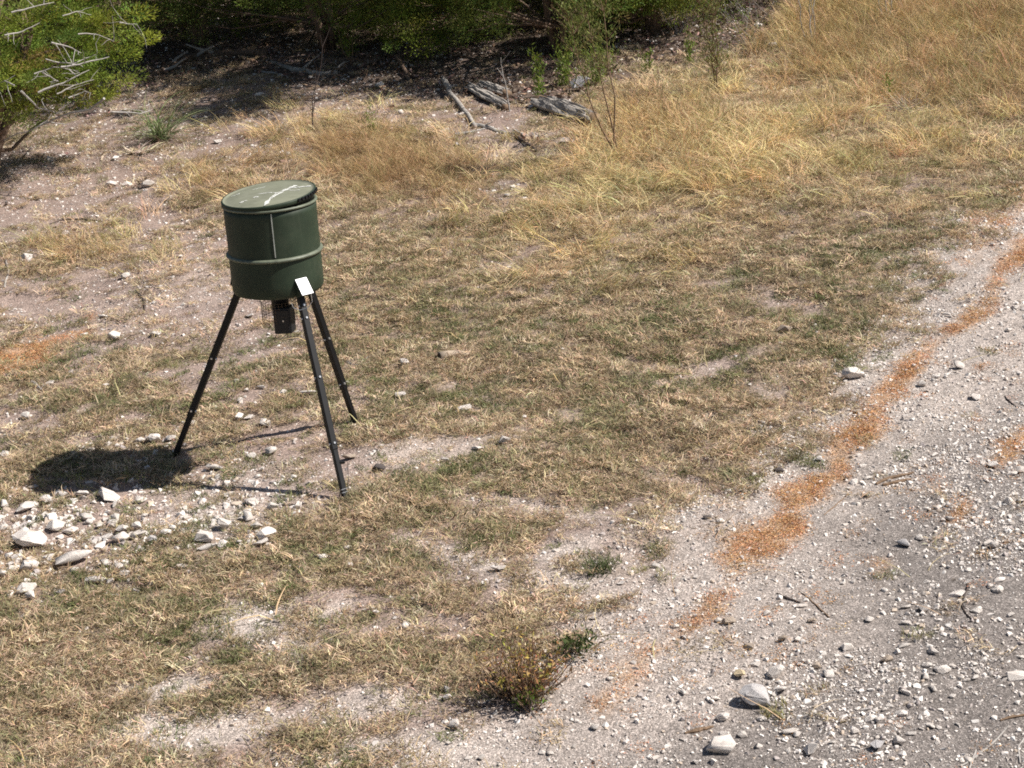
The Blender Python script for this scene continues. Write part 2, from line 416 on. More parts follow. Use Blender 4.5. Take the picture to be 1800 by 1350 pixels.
M = dict(
    ground=ground_material(),
    grass=mat('dry_grass_blades', (1, 1, 1), .75, .25, attr='shade', inst=True, trans=.25),
    pebble=mat('limestone_chips', (1, 1, 1), .9, .2, inst=True, noise=(30, .18)),
    litter=mat('fallen_litter', (1, 1, 1), .9, .15, attr='shade', inst=True),
    stone=mat('pale_limestone', (.72, .655, .60), .9, .2, noise=(14, .28), bump=(40, .6, .01)),
    stone_grey=mat('grey_limestone', (.54, .51, .50), .92, .2, noise=(16, .3), bump=(45, .6, .01)),
    stone_cream=mat('cream_limestone', (.62, .50, .33), .9, .2, noise=(14, .22), bump=(40, .6, .01)),
    stone_dark=mat('dark_lichened_stone', (.10, .085, .08), .92, .2, noise=(16, .4), bump=(45, .6, .01)),
    stone_tan=mat('tan_limestone', (.44, .36, .29), .9, .2, noise=(14, .28), bump=(40, .6, .01)),
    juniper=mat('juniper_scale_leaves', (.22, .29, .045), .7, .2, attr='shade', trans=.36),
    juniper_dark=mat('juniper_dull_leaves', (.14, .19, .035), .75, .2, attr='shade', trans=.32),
    weed=mat('fresh_green_leaves', (.17, .23, .035), .6, .3, attr='shade', trans=.3),
    feathery=mat('feathery_olive_leaves', (.19, .205, .065), .8, .2, attr='shade', trans=.3),
    beargrass=mat('grey_green_blades', (.20, .25, .11), .55, .35, attr='shade', trans=.2),
    dead_leaf=mat('bleached_dead_leaves', (.52, .42, .32), .85, .2, attr='shade', trans=.2),
    brown_leaf=mat('wilted_brown_leaves', (.38, .22, .11), .8, .2, attr='shade', trans=.2),
    bark=mat('juniper_bark', (.17, .12, .09), .95, .1, noise=(25, .4), bump=(60, .8, .01)),
    twig=mat('silver_dead_wood', (.36, .335, .31), .85, .2, noise=(20, .3), bump=(80, .6, .004)),
    log=mat('weathered_grey_log', (.33, .30, .27), .95, .1, noise=(12, .45), bump=(30, .9, .02)),
    brown_wood=mat('brown_dead_wood', (.22, .15, .10), .9, .15, noise=(20, .35), bump=(60, .7, .006)),
    dark_wood=mat('dark_stick_bark', (.07, .055, .05), .9, .15, noise=(25, .35)),
)

for k_ in ('stone', 'stone_grey', 'stone_cream', 'stone_tan'): vary(M[k_])

# ------------------------------------------------------------------ the ground
def axis_steps(lo, hi, fine, far, grow=1.25):
    a = list(np.arange(lo, hi + 1e-6, fine)); s = fine
    up = a[-1]
    while up < far: s *= grow; up += s; a.append(up)
    s, dn = fine, a[0]
    while dn > -far: s *= grow; dn -= s; a.insert(0, dn)
    return np.array(a)
gx = axis_steps(-9.2, 7.4, .05, 420)
ya = np.arange(5.2, 14, .04); yb = np.arange(14, 26.5, .075)
gy = np.concatenate([ya, yb]); s, t_ = .08, gy[-1]
far = []
while t_ < 600: s *= 1.25; t_ += s; far.append(t_)
s, t_ = .04, gy[0]; near = []
while t_ > -300: s *= 1.3; t_ -= s; near.insert(0, t_)
gy = np.concatenate([near, gy, far])
X, Y = np.meshgrid(gx, gy)
gz = terrain(X, Y)
F = fields(X, Y, gz)
turf_bump = F['turf'] * (.022 * (fbm(X / .16, Y / .16, 71, 3)))
gz = gz + turf_bump + .006 * (fbm(X / .07, Y / .07, 75, 2) - .5)

def mixc(c, k, m):
    m = np.clip(m, 0, 1)[..., None]
    return c * (1 - m) + np.array(k) * m
c = np.broadcast_to(np.array([.31, .235, .20]), X.shape + (3,)).copy()            # pinkish grey dirt
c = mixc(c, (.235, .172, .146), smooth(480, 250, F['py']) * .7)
c = mixc(c, (.44, .37, .32), smooth(.45, .75, F['n3'] + .5 * (F['n2'] - .5)) * (.2 + .6 * smooth(500, 900, F['py'])))   # pale dust
c = mixc(c, (.50, .43, .38), smooth(.2, .7, F['bare']) * smooth(780, 980, F['py']) * .8)
c = mixc(c, (.395, .345, .31), F['road'] * .85)
c = mixc(c, (.205, .180, .165), F['dark'] * F['road'])
c = mixc(c, (.25, .19, .135), F['turf'] * .75)
c = mixc(c, (.26, .16, .07), F['rust'] * .4)
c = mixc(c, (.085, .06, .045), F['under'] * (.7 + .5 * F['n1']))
c = mixc(c, (.46, .27, .14), F['orange'] * .62)
g = Acc()
ny, nx = X.shape
i = np.arange(ny - 1)[:, None] * nx; j = np.arange(nx - 1)[None]
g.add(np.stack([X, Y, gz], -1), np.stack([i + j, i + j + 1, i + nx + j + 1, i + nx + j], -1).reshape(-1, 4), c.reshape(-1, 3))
ground = g.build('ground', M['ground'], None, True)
tag(ground, 'bare stony soil sloping up from the gravel track to the junipers', 'ground', kind='structure')

def gz_at(x, y):
    F_ = fields(np.atleast_1d(x), np.atleast_1d(y))
    return terrain(x, y) + F_['turf'] * (.022 * fbm(np.atleast_1d(x) / .16, np.atleast_1d(y) / .16, 71, 3))

# ------------------------------------------------------------------ scattered stuff (geometry nodes)
def proto_collection(name, meshes, material):
    pc = bpy.data.collections.new(name)                 # not linked to the scene
    for k, me in enumerate(meshes):
        if not me.materials: me.materials.append(material)
        o = bpy.data.objects.new('%s_%02d' % (name, k), me); pc.objects.link(o)
    return pc

def scatter(name, P, rot, scl, vid, col, pc, label, cat):
    me = bpy.data.meshes.new(name); n = len(P)
    me.vertices.add(n); me.vertices.foreach_set('co', np.asarray(P, np.float32).ravel())
    for nm, ty, key, dat in (('rot', 'FLOAT_VECTOR', 'vector', rot), ('scl', 'FLOAT', 'value', scl), ('vid', 'INT', 'value', vid)):
        a = me.attributes.new(nm, ty, 'POINT'); a.data.foreach_set(key, np.ascontiguousarray(dat, np.int32 if ty == 'INT' else np.float32).ravel())
    a = me.attributes.new('col', 'FLOAT_COLOR', 'POINT')
    a.data.foreach_set('color', np.concatenate([col, np.ones((n, 1))], 1).astype(np.float32).ravel())
    o = link(name, me)
    ng = bpy.data.node_groups.new(name, 'GeometryNodeTree')
    ng.interface.new_socket('Geometry', in_out='INPUT', socket_type='NodeSocketGeometry')
    ng.interface.new_socket('Geometry', in_out='OUTPUT', socket_type='NodeSocketGeometry')
    N, Lk = ng.nodes, ng.links
    gi, go = N.new('NodeGroupInput'), N.new('NodeGroupOutput')
    ip = N.new('GeometryNodeInstanceOnPoints'); ci = N.new('GeometryNodeCollectionInfo')
    ci.inputs['Collection'].default_value = pc; ci.inputs['Separate Children'].default_value = True; ci.inputs['Reset Children'].default_value = True
    def na(nm, ty):
        q = N.new('GeometryNodeInputNamedAttribute'); q.data_type = ty; q.inputs[0].default_value = nm; return q.outputs[0]
    Lk.new(gi.outputs[0], ip.inputs['Points']); Lk.new(ci.outputs[0], ip.inputs['Instance'])
    ip.inputs['Pick Instance'].default_value = True
    Lk.new(na('vid', 'INT'), ip.inputs['Instance Index'])
    er = N.new('FunctionNodeEulerToRotation'); Lk.new(na('rot', 'FLOAT_VECTOR'), er.inputs[0]); Lk.new(er.outputs[0], ip.inputs['Rotation'])
    Lk.new(na('scl', 'FLOAT'), ip.inputs['Scale'])
    Lk.new(ip.outputs[0], go.inputs[0])
    mo = o.modifiers.new('scatter', 'NODES'); mo.node_group = ng
    return tag(o, label, cat, kind='stuff')

def cand(dens, rg, py0=-130, py1=1520, px0=-330, px1=2130, pw=1.2):
    """random points of the ground in and around the view; density per square metre at 8 m, thinner farther off"""
    A = 18.5 * 22; n = int(dens * A)
    x = rg.uniform(-10.5, 8, n); y = rg.uniform(5, 27, n)
    keep = rg.random(n) < np.minimum(1, (8 / y) ** pw)
    x, y = x[keep], y[keep]
    px, py = project(x, y, terrain(x, y))
    k = (px > px0) & (px < px1) & (py > py0) & (py < py1)
    return x[k], y[k]

def place(x, y, F_, dz=0.0, rg=rng, tilt=.25):
    z = terrain(x, y) + F_['turf'] * (.022 * fbm(x / .16, y / .16, 71, 3)) + dz
    n = len(x)
    return np.stack([x, y, z], 1), np.stack([rg.normal(0, tilt, n), rg.normal(0, tilt, n), rg.random(n) * 2 * pi], 1)

def sub(F_, k): return {a: b[k] for a, b in F_.items()}

# stones: seen place in the photograph (x, y, width) + a letter for what makes it different
STONES = """
10,803,20 246,778,18 271,776,25 301,771,22 201,772,14 208,786,11 292,787,10 475,795,26 442,801,22 144,869,24 192,872,42 204,887,20 167,883,14 105,869,26 83,883,22 46,893,34 5,889,22
60,858,16 247,880,24 130,899,12 55,912,15 154,911,26 204,914,20 174,924,20 158,919,14 93,928,42 124,933,28 44,939,24 5,930,18 21,940,9 57,953,50 15,979,24 48,986,34 53,999,30 10,1012,26 19,994,11
126,983,66e 130,1003,17 217,935,27 189,943,20 211,949,30 242,928,22 244,942,25 271,953,22g 292,940,22 189,993,24 208,999,25 222,1010,25 167,1021,40e 193,1026,26 46,1039,32 55,1050,20 108,1042,22 74,1060,11 19,1051,10
322,997,20 455,926,27 433,912,27 394,927,30 361,950,30 364,965,32e 392,960,20 469,942,32 458,957,26 442,955,13 421,957,11 444,883,26 483,892,26 380,912,12 376,822,32e 461,826,12 453,837,14
117,414,15 51,457,23 98,450,13 221,486,15 182,556,15 148,588,13 202,593,22 274,587,22 87,675,22e 186,682,15 47,733,19 339,747,18 439,556,15 316,452,10 329,437,9 280,504,12 415,669,10 423,705,13
196,325,17 223,325,20 260,326,21 202,278,17 382,249,19 492,135,15 457,167,18e 499,185,13 547,140,12 527,153,10 92,282,16g 127,227,13 507,272,9
457,683,19 541,692,34e 611,676,9 419,739,22 438,737,18 466,748,25 435,685,15 425,707,13 499,692,14 614,804,22t 667,825,22d 454,837,13 515,839,15 546,849,19 443,883,20 523,891,18 430,911,20
714,639,28 705,699,19 889,778,24 840,788,20 782,810,20 922,737,11 814,722,34e 1469,475,16c 1500,660,34 1469,662,11 1592,651,10 1605,643,9 1686,645,24 1647,662,17 1621,677,15 1630,688,9d 1715,698,23 1507,723,15t
1785,542,10 1770,580,15 1665,553,16 1375,581,38t 1745,431,9 1513,789,15 1501,848,15 1526,839,17 1517,818,12 1643,798,19e 1706,802,10 1747,818,22 1726,814,12 1779,832,19 1795,827,20 1777,882,24 1795,879,17 1748,892,13
1701,853,14 1720,882,15 1564,897,11 1524,872,13d 1670,913,17 1683,927,12 1588,958,26g 1617,946,15 1737,952,24e 1748,959,18 1749,979,15 1631,1021,17 1700,1022,17 1757,1018,21 1739,1030,19 1754,1036,19 1554,1038,14 1682,1043,26 1498,1023,13
1521,1014,11 1781,1007,12 1702,1003,14 1669,997,13 1428,1090,19t 1409,1106,13 1529,1090,17 1592,1066,17 1622,1069,25 1594,1094,21 1603,1113,19e 1716,1073,21 1776,1081,13 1651,1089,14 1751,1037,26 1588,1134,24e 1577,1147,17 1559,1159,21t
1490,1138,21 1643,1144,24 1657,1177,25 1630,1169,16 1624,1189,19 1638,1185,13 1638,1211,18 1626,1204,11 1590,1217,23 1611,1225,12 1675,1225,13 1789,1189,34 1699,1195,14 1713,1190,17 1687,1191,12 1718,1180,15 1740,1184,14 1713,1167,13
1777,1139,14 1796,1154,13 1760,1159,12 1566,1239,18 1520,1246,17e 1555,1248,11 1545,1267,19 1530,1263,18 1585,1254,19 1597,1261,13 1581,1276,12 1481,1267,11 1651,1278,16 1637,1278,13 1662,1285,10 1600,1288,20e 1618,1281,12 1584,1301,28
1542,1311,27g 1684,1273,11 1648,1305,10 1650,1265,12 1428,1318,32 1465,1306,15 1504,1286,14 1402,1291,15 1690,1336,14 1463,1320,12 1438,1170,18t 1456,1186,23 1421,1163,13 1406,1167,13 1268,1312,50 1329,1229,58g 1272,1262,24 1302,1186,27c 1364,1182,32
1351,1201,14 1359,1221,14 1373,1215,25 1339,1211,18 1259,1227,18 1199,1218,16 1073,1192,17 1047,1278,17 1198,1300,11 1187,1101,13 1205,1119,17 1281,1092,21t 1263,1090,12 1346,1077,21 1192,1083,11 1315,1138,25t 1286,1139,12 1376,1124,19t 1400,1124,17
1327,1167,19 1389,1284,30e 1306,1293,17 1334,1310,16 1271,1288,22e 1254,1340,18 1223,1340,15 1384,1320,15 1339,1263,14 1408,1064,24e 1071,1066,13 1043,1086,16 1190,1039,15 801,1276,24 738,1225,17 787,1214,18 786,1227,15 780,1163,14 862,1231,18e
915,1080,14 981,1118,11 788,1306,13 953,1324,17 967,1325,15 845,1333,16 566,980,28 610,963,17 614,998,16 693,1088,11 711,1101,18 660,1079,15 877,1000,26 1153,996,15 1092,1025,14 915,1079,12 1243,807,9 1369,827,17d 1441,808,13 1271,897,11 1244,909,14d
1267,916,13 1307,991,15 1154,1013,12 1221,1013,15 1189,1039,14 1488,840,11d 780,230,22e 803,258,17 893,343,15 922,352,13 878,352,13 935,190,13 997,248,32e 902,330,12 1023,155,42g 670,152,17 705,199,13 812,202,11 1333,47,14 1358,79,20 1320,119,10 1307,155,12 1282,140,11
""".split()
stones = []
for q in STONES:
    k = q[-1] if q[-1].isalpha() else ''
    px, py, w = (float(v) for v in (q[:-1] if k else q).split(','))
    p = at(px, py + .12 * w)
    stones.append((px, py, w, k, p, w * mpp(p)))
SX = np.array([s[4].x for s in stones]); SY = np.array([s[4].y for s in stones]); SR = np.array([s[5] / 2 for s in stones])

def clear_of_stones(x, y, f=.8):
    ok = np.ones(len(x), bool)
    for a, b, r in zip(SX, SY, SR):
        ok &= (x - a) ** 2 + (y - b) ** 2 > (r * f) ** 2
    return ok

# --- short matted turf
rg = np.random.default_rng(21)
pm = []
for k in range(6):
    a = Acc(); a.add(*blades(90, rg, .10, (.025, .07), (.0022, .0048), (50, 88), (5, 50), 2, tone=(.55, 1.3), lie=.012)); pm.append(a.mesh('mat'))
for k in range(3):
    a = Acc(); a.add(*blades(84, rg, .075, (.02, .055), (.0022, .0048), (20, 78), (15, 70), 2, tone=(.55, 1.3), lie=.01)); pm.append(a.mesh('mat'))
mat_pc = proto_collection('turf_tuft', pm, M['grass'])
x, y = cand(430, rg)
F_ = fields(x, y)
k = (rg.random(len(x)) < F_['turf'] * .93 + (.15 * (1 - F_['road']) + .008) * (1 - F_['under'])) & (rg.random(len(x)) > F_['orange'] * .85) & clear_of_stones(x, y, 1.25)
x, y, F_ = x[k], y[k], sub(F_, k)
P, rot = place(x, y, F_, 0, rg, .18); n = len(x)
pal = np.array([[.66, .51, .345], [.505, .385, .24], [.36, .28, .175], [.32, .295, .155], [.175, .19, .08], [.75, .62, .43]])
w = np.stack([.75 + .6 * F_['n1'], 1.0 + 0 * x, .8 + .5 * (1 - F_['n1']), .3 + 1.4 * F_['green'], .08 + 1.5 * F_['green'] ** 1.3, .2 + 1.5 * F_['straw']], 1)
w /= w.sum(1)[:, None]
pick = (rg.random(n)[:, None] > np.cumsum(w, 1)).sum(1).clip(0, 5)
col = pal[pick] * rg.uniform(.8, 1.2, (n, 1))
col = mixc(col, (.46, .30, .16), F_['rust'] * .55); col = mixc(col, (.57, .41, .21), F_['amber'] * .6); col = mixc(col, (.64, .50, .27), F_['straw'] * .4)
greenish = pick >= 3
vid = np.where(greenish & (pick < 5), rg.integers(5, 9, n), rg.integers(0, 7, n))
scatter('turf', P, rot, rg.uniform(.75, 1.25, n) * (1 + np.clip(y - 9, 0, 20) * .028), vid, col, mat_pc, 'short matted brown and olive grass covering the slope', 'grass')

# --- long dry grass: pale straw, amber and rusty clumps
pm = []
for k in range(5):
    a = Acc(); a.add(*blades(34, rg, .16, (.14, .38), (.003, .0062), (40, 84), (5, 50), 4, tone=(.6, 1.35), lie=.10, comb=.7)); pm.append(a.mesh('long'))
for k in range(4):
    a = Acc(); a.add(*blades(46, rg, .12, (.16, .42), (.003, .0055), (10, 60), (15, 75), 4, tone=(.55, 1.3), lie=.03)); pm.append(a.mesh('tall'))
long_pc = proto_collection('long_grass', pm, M['grass'])
x, y = cand(230, rg, pw=.8)
F_ = fields(x, y)
tall = np.clip(.9 * F_['amber'], 0, 1)
lng = np.clip(1.1 * F_['straw'] - .12, 0, 1) * smooth(.15, .55, fbm(x / .8, y / .8, 95, 3)) + .75 * F_['rust']
k = (rg.random(len(x)) < np.clip(tall + lng, 0, 1) * (1 - F_['road']) * (1 - F_['under'])) & clear_of_stones(x, y, .9) & (rg.random(len(x)) < .25 + 1.1 * F_['n1'])
x, y, F_, tall, lng = x[k], y[k], sub(F_, k), tall[k], lng[k]
P, rot = place(x, y, F_, 0, rg, .12); n = len(x)
is_t = rg.random(n) < tall / (tall + lng + 1e-6)
col = np.where(is_t[:, None], np.array([.60, .435, .225]), np.array([.70, .55, .30])) * rg.uniform(.6, 1.3, (n, 1)) * (1 + rg.normal(0, .06, (n, 3)))
col = mixc(col, (.45, .29, .15), F_['rust'] * .8)
col = mixc(col, (.25, .24, .09), (rg.random(n) < .12) * .8)
scl = np.where(is_t, rg.uniform(.7, 1.25, n), rg.uniform(.5, 1.05, n)) * np.where(F_['rust'] > .3, .85, 1)
scatter('long_grass', P, rot, scl, np.where(is_t | ((F_['rust'] > .3) & (rg.random(n) < .6)), rg.integers(5, 9, n), rg.integers(0, 5, n)), col, long_pc, 'long dry straw and amber grass leaning across the upper slope', 'grass')

# --- single straws lying on the turf
pm = []
for k in range(6):
    a = Acc(); a.add(*blades(2, rg, .1, (.12, .4), (.004, .008), (70, 86), (5, 25), 4, tone=(.8, 1.2), lie=.03, floor=.02)); pm.append(a.mesh('straw'))
straw_pc = proto_collection('loose_straw', pm, M['grass'])
x, y = cand(26, rg, pw=.6); F_ = fields(x, y)
k = rg.random(len(x)) < (.16 * F_['turf'] + .9 * F_['straw'] + .07 * F_['road'] + .12 * F_['bare']) * (1 - F_['under'])
x, y, F_ = x[k], y[k], sub(F_, k); P, rot = place(x, y, F_, .005, rg, .1); n = len(x)
col = np.array([.62, .49, .29]) * rg.uniform(.7, 1.15, (n, 1))
scatter('fallen_straw', P, rot, rg.uniform(.6, 1.1, n), rg.integers(0, 6, n), col, straw_pc, 'loose pale straws lying on the grass and dirt', 'straw')

# --- gravel too small to pick apart
pm = []
for k in range(9):
    f = rg.uniform(.55, 1); pm.append(bm_mesh(hull(11, 1, rg.uniform(.6, .95), rg.uniform(.4, .75), rg), 'chip'))
chip_pc = proto_collection('gravel_chip', pm, M['pebble'])
x, y = cand(8500, rg, pw=1.3); F_ = fields(x, y)
patch = smooth(.30, .75, fbm(x / .45, y / .45, 83, 3) * .6 + .4 * fbm(x / 1.6, y / 1.6, 87, 2))
left = blob(F_['px'], F_['py'], 90, 955, 210, 120, 0) + .5 * blob(F_['px'], F_['py'], 430, 900, 120, 70) + .5 * blob(F_['px'], F_['py'], 200, 790, 150, 25)
dens = F_['road'] * (.24 + .9 * patch) * (1 - .35 * F_['dark'] * (1 - patch)) + (1 - F_['road']) * ((F_['bare'] * .12 + .07) * (1 - F_['turf'])) + left * .19 * smooth(.25, .65, F_['n2']) + .03 * F_['under']
k = (rg.random(len(x)) < np.clip(dens, 0, 1) * (1 - .5 * F_['orange'])) & clear_of_stones(x, y, .9)
x, y, F_ = x[k], y[k], sub(F_, k); n = len(x)
P, rot = place(x, y, F_, .001, rg, .35)
scl = np.clip(np.exp(rg.normal(np.log(.0050), .70, n)), .0022, .024) * (1 + 1.8 * left[k] * (1 - F_['road'])) * (1 + np.clip(y - 10, 0, 12) * .04)
base = np.array([[.68, .62, .57], [.56, .50, .45], [.40, .35, .33], [.75, .70, .65], [.50, .41, .33]])[rg.choice(5, n, p=[.36, .22, .10, .24, .08])]
col = base * rg.uniform(.82, 1.12, (n, 1))
scatter('gravel', P, rot, scl, rg.integers(0, 9, n), col, chip_pc, 'fine pale limestone gravel strewn over the track and bare dirt', 'gravel')

# --- drifts of orange-brown dead needles along the track
pm = []
for k in range(6):
    a = Acc(); n_ = 74
    cc = np.stack([rg.normal(0, .035, n_), rg.normal(0, .035, n_), rg.uniform(.001, .012, n_)], 1)
    az = rg.random(n_) * 2 * pi
    a.add(*leaves(cc, np.stack([np.cos(az), np.sin(az), rg.normal(0, .2, n_)], 1), (.006, .019), (.002, .004), rg, (.5, 1.4), .08)); pm.append(a.mesh('needles'))
need_pc = proto_collection('needle_cluster', pm, M['litter'])
x, y = cand(1100, rg); F_ = fields(x, y)
k = rg.random(len(x)) < np.clip(F_['orange'] ** 1.3 * .62 + .03 * F_['road'] * F_['n1'], 0, 1)
x, y, F_ = x[k], y[k], sub(F_, k); n = len(x); P, rot = place(x, y, F_, .002, rg, .12)
col = np.array([.57, .31, .145]) * rg.uniform(.7, 1.25, (n, 1)) * (1 + rg.normal(0, .06, (n, 3)))
scatter('needle_litter', P, rot, rg.uniform(.7, 1.2, n) * (1 + np.clip(y - 9, 0, 20) * .03), rg.integers(0, 6, n), col, need_pc, 'orange brown drifts of dead needles washed along the track edge', 'needle litter')

# --- brown leaf litter in the shade of the junipers
pm = []
for k in range(5):
    a = Acc(); n_ = 16
    cc = np.stack([rg.normal(0, .09, n_), rg.normal(0, .09, n_), rg.uniform(.002, .03, n_)], 1)
    az = rg.random(n_) * 2 * pi
    a.add(*leaves(cc, np.stack([np.cos(az), np.sin(az), rg.normal(0, .35, n_)], 1), (.03, .08), (.012, .03), rg, (.4, 1.5), .08)); pm.append(a.mesh('leaf'))
leaf_pc = proto_collection('leaf_cluster', pm, M['litter'])
x, y = cand(90, rg, pw=.2); F_ = fields(x, y)
k = rg.random(len(x)) < np.clip(F_['under'] * .5 + .02 * F_['bare'] * (F_['py'] < 420), 0, 1)
x, y, F_ = x[k], y[k], sub(F_, k); n = len(x); P, rot = place(x, y, F_, .002, rg, .2)
col = np.array([.20, .14, .105]) * rg.uniform(.4, 1.6, (n, 1)) * (1 + rg.normal(0, .05, (n, 3)))
scatter('leaf_litter', P, rot, rg.uniform(.7, 1.3, n), rg.integers(0, 5, n), col, leaf_pc, 'dark brown leaf litter lying in the shade under the junipers', 'leaf litter')
# ------------------------------------------------------------------ stones, each one its own object
rs = np.random.default_rng(5)
SHAPES = {}
for kind, args in (('round', (1, .8, .55, 20, .2)), ('block', (1, .8, .62, 11, .3)), ('flat', (1, .74, .34, 14, .25)), ('long', (1, .42, .30, 14, .25))):
    SHAPES[kind] = []
    for k in range(6):
        bm = hull(args[3], args[0], args[1], args[2], rs, args[4])
        bmesh.ops.bevel(bm, geom=bm.edges[:] , offset=.05, segments=1, affect='EDGES', clamp_overlap=True)
        for v in bm.verts: v.co += Vector(rs.normal(0, .018, 3))
        SHAPES[kind].append(bm_mesh(bm, 'stone_' + kind, k > 3))
STONE_MAT = {'': M['stone'], 'g': M['stone_grey'], 'c': M['stone_cream'], 'd': M['stone_dark'], 't': M['stone_tan'], 'e': M['stone']}
TONE = {'': 'pale', 'g': 'grey', 'c': 'cream', 'd': 'dark', 't': 'tan', 'e': 'long pale'}
LAND = [(303, 802, "the feeder's left foot"), (626, 742, "the feeder's rear foot"), (608, 880, "the feeder's front foot"), (190, 828, "the drum's dark shadow"),
        (126, 983, 'the long flat slab'), (930, 1190, 'the wilted shrub'), (1340, 950, 'the widest orange drift'), (1268, 1312, 'the big white boulder'),
        (1329, 1229, 'the big grey wedge stone'), (1302, 1186, 'the cream stone'), (1789, 1189, 'the white block'), (1500, 660, 'the hollowed white stone'),
        (1686, 645, 'the square white stone'), (1570, 843, 'the split bark pieces'), (1700, 1055, 'the hooked dark stick'), (1745, 1305, 'the forked pale twig'),
        (1000, 195, 'the split grey log'), (300, 235, 'the beargrass clump'), (560, 200, 'the bare dead stem'), (1262, 160, 'the dusty sapling'),
        (1080, 270, 'the tall feathery sapling'), (1055, 995, 'the dark green tuft'), (90, 1240, 'the weathered bark strips'), (625, 637, 'the twisted bark strip'),
        (134, 388, 'the long dark stick'), (245, 525, 'the short bent stick'), (40, 630, 'the left orange patch'), (1780, 775, 'the right orange patch'),
        (1440, 1075, 'the straight brown stick'), (1230, 1283, 'the flat bark chip')]
OWN = {(126, 983): 'longest flat pale slab among the stones left of the feeder', (1268, 1312): 'biggest white boulder at the bottom of the gravel track',
       (1329, 1229): 'big grey wedge-shaped stone with a dark shadowed side on the track', (1302, 1186): 'cream yellow stone on the gravel above the big grey wedge stone',
       (1789, 1189): 'large bright white block at the right edge of the dark gravel', (1500, 660): 'white hollowed stone where the turf meets the gravel track',
       (1686, 645): 'square white stone alone high on the gravel track', (1023, 155): 'broad flat grey rock behind the split grey log'}
LAND_OF = {(126, 983): 4, (1268, 1312): 7, (1329, 1229): 8, (1302, 1186): 9, (1789, 1189): 10, (1500, 660): 11, (1686, 645): 12}
def relation(px, py, own=None):
    best = min(((hypot(px - a, (py - b) * 1.25), k) for k, (a, b, _) in enumerate(LAND) if k != own))
    d, k = best
    dx, dy = px - LAND[k][0], py - LAND[k][1]
    h = 'left' if dx < 0 else 'right'; v = 'behind' if dy < 0 else 'in front'
    if abs(dx) > 2.4 * abs(dy): r = h + ' of'
    elif abs(dy) > 2.4 * abs(dx): r = 'behind' if dy < 0 else 'in front of'
    else: r = ('behind and ' if dy < 0 else 'in front and ') + h + ' of'
    q = 'just ' if d < 55 else ('' if d < 120 else 'well ')
    return q + r + ' ' + LAND[k][2], d
labs = []
for px, py, w, k, p, W in stones:
    if (int(px), int(py)) in OWN: labs.append((OWN[(int(px), int(py))], 0)); continue
    size = 'tiny' if w < 12.5 else 'small' if w < 17.5 else 'middling' if w < 25 else 'large'
    r, d = relation(px, py)
    labs.append(('%s %s stone %s' % (size, TONE[k], r), d))
same = {}
for n_, (l, d) in enumerate(labs): same.setdefault(l, []).append(n_)
final = [l for l, d in labs]
NUM = ['', 'nearest', 'second nearest', 'third nearest', 'fourth nearest', 'fifth nearest', 'sixth nearest', 'seventh nearest', 'eighth nearest', 'ninth nearest']
for l, ids in same.items():
    if len(ids) > 1:
        ids.sort(key=lambda n_: labs[n_][1])
        for a, n_ in enumerate(ids):
            if len(ids) == 2: word = ('nearer', 'farther')[a]
            else: word = NUM[a + 1] if a < 9 and a + 1 < len(ids) else 'farthest'
            final[n_] = word + ' ' + l
for (px, py, w, k, p, W), lab in zip(stones, final):
    kind = 'long' if k == 'e' else 'block' if (int(px), int(py)) in ((1329, 1229), (1789, 1189), (1686, 645)) else 'round' if w > 44 else ('block' if k == 'g' or (rs.random() < .3) else ('flat' if rs.random() < .6 else 'round'))
    o = link('stone', SHAPES[kind][rs.integers(0, 6)])
    if not o.data.materials: o.data.materials.append(M['stone'])
    o.material_slots[0].link = 'OBJECT'; o.material_slots[0].material = STONE_MAT[k]
    s_ = W / 2 * (1.32 if px < 700 else 1.3); hz = {'long': .30, 'flat': .34, 'block': .62, 'round': .55}[kind] * s_
    o.scale = (s_, s_ * rs.uniform(.85, 1.1), s_ * rs.uniform(.85, 1.15))
    o.location = (p.x, p.y, float(gz_at(np.array([p.x]), np.array([p.y]))[0]) + hz * (.5 if py > 700 and px > 1100 else .78))
    o.rotation_euler = (rs.normal(0, .14), rs.normal(0, .14), rs.normal(.15, .35) if kind == 'long' else rs.normal(0, .5) + (pi if rs.random() < .5 else 0))
    tag(o, lab, 'stone', 'pale limestone stones lying on the ground')

# ------------------------------------------------------------------ the feeder on its three legs
fB = at(512, 808)
feet = [at(303, 802), at(626, 742), at(608, 880)]
cenY = sum(f.y for f in feet) / 3
dB, dT = on_depth(490, 508, cenY), on_depth(473, 349, cenY)
K = (dT - dB).normalized(); H = (dT - dB).length
E1 = (Vector((1, 0, 0)) - K * K.x).normalized(); E2 = K.cross(E1)
R = .272
fe = thing('deer_feeder', fB, 'green steel drum feeder standing on three black legs in the grass', 'deer feeder')
O = Vector(fB)
def loc(r, ph, z, e1=None, e2=None, k=None, o=None):
    e1, e2, k, o = e1 or E1, e2 or E2, k or K, o or dB
    return np.array(o - O + (e1 * cos(ph) + e2 * sin(ph)) * r + k * z)
def lathe(prof, n=72, **kw):
    dent = lambda r, a, z: r * (1 + .011 * (float(vnoise(a * 1.3 + 7, z * 9 + 3, 5)) - .5) * min(1, abs(sin(a / 2)) * 4)) if r > .2 else r
    v = np.array([loc(dent(r, 2 * pi * j / n, z), 2 * pi * j / n, z, **kw) for r, z in prof for j in range(n)])
    m = len(prof); i = np.arange(m - 1)[:, None] * n; j = np.arange(n)[None]; k = (j + 1) % n
    return v, np.stack([i + j, i + k, i + n + k, i + n + j], -1).reshape(-1, 4)
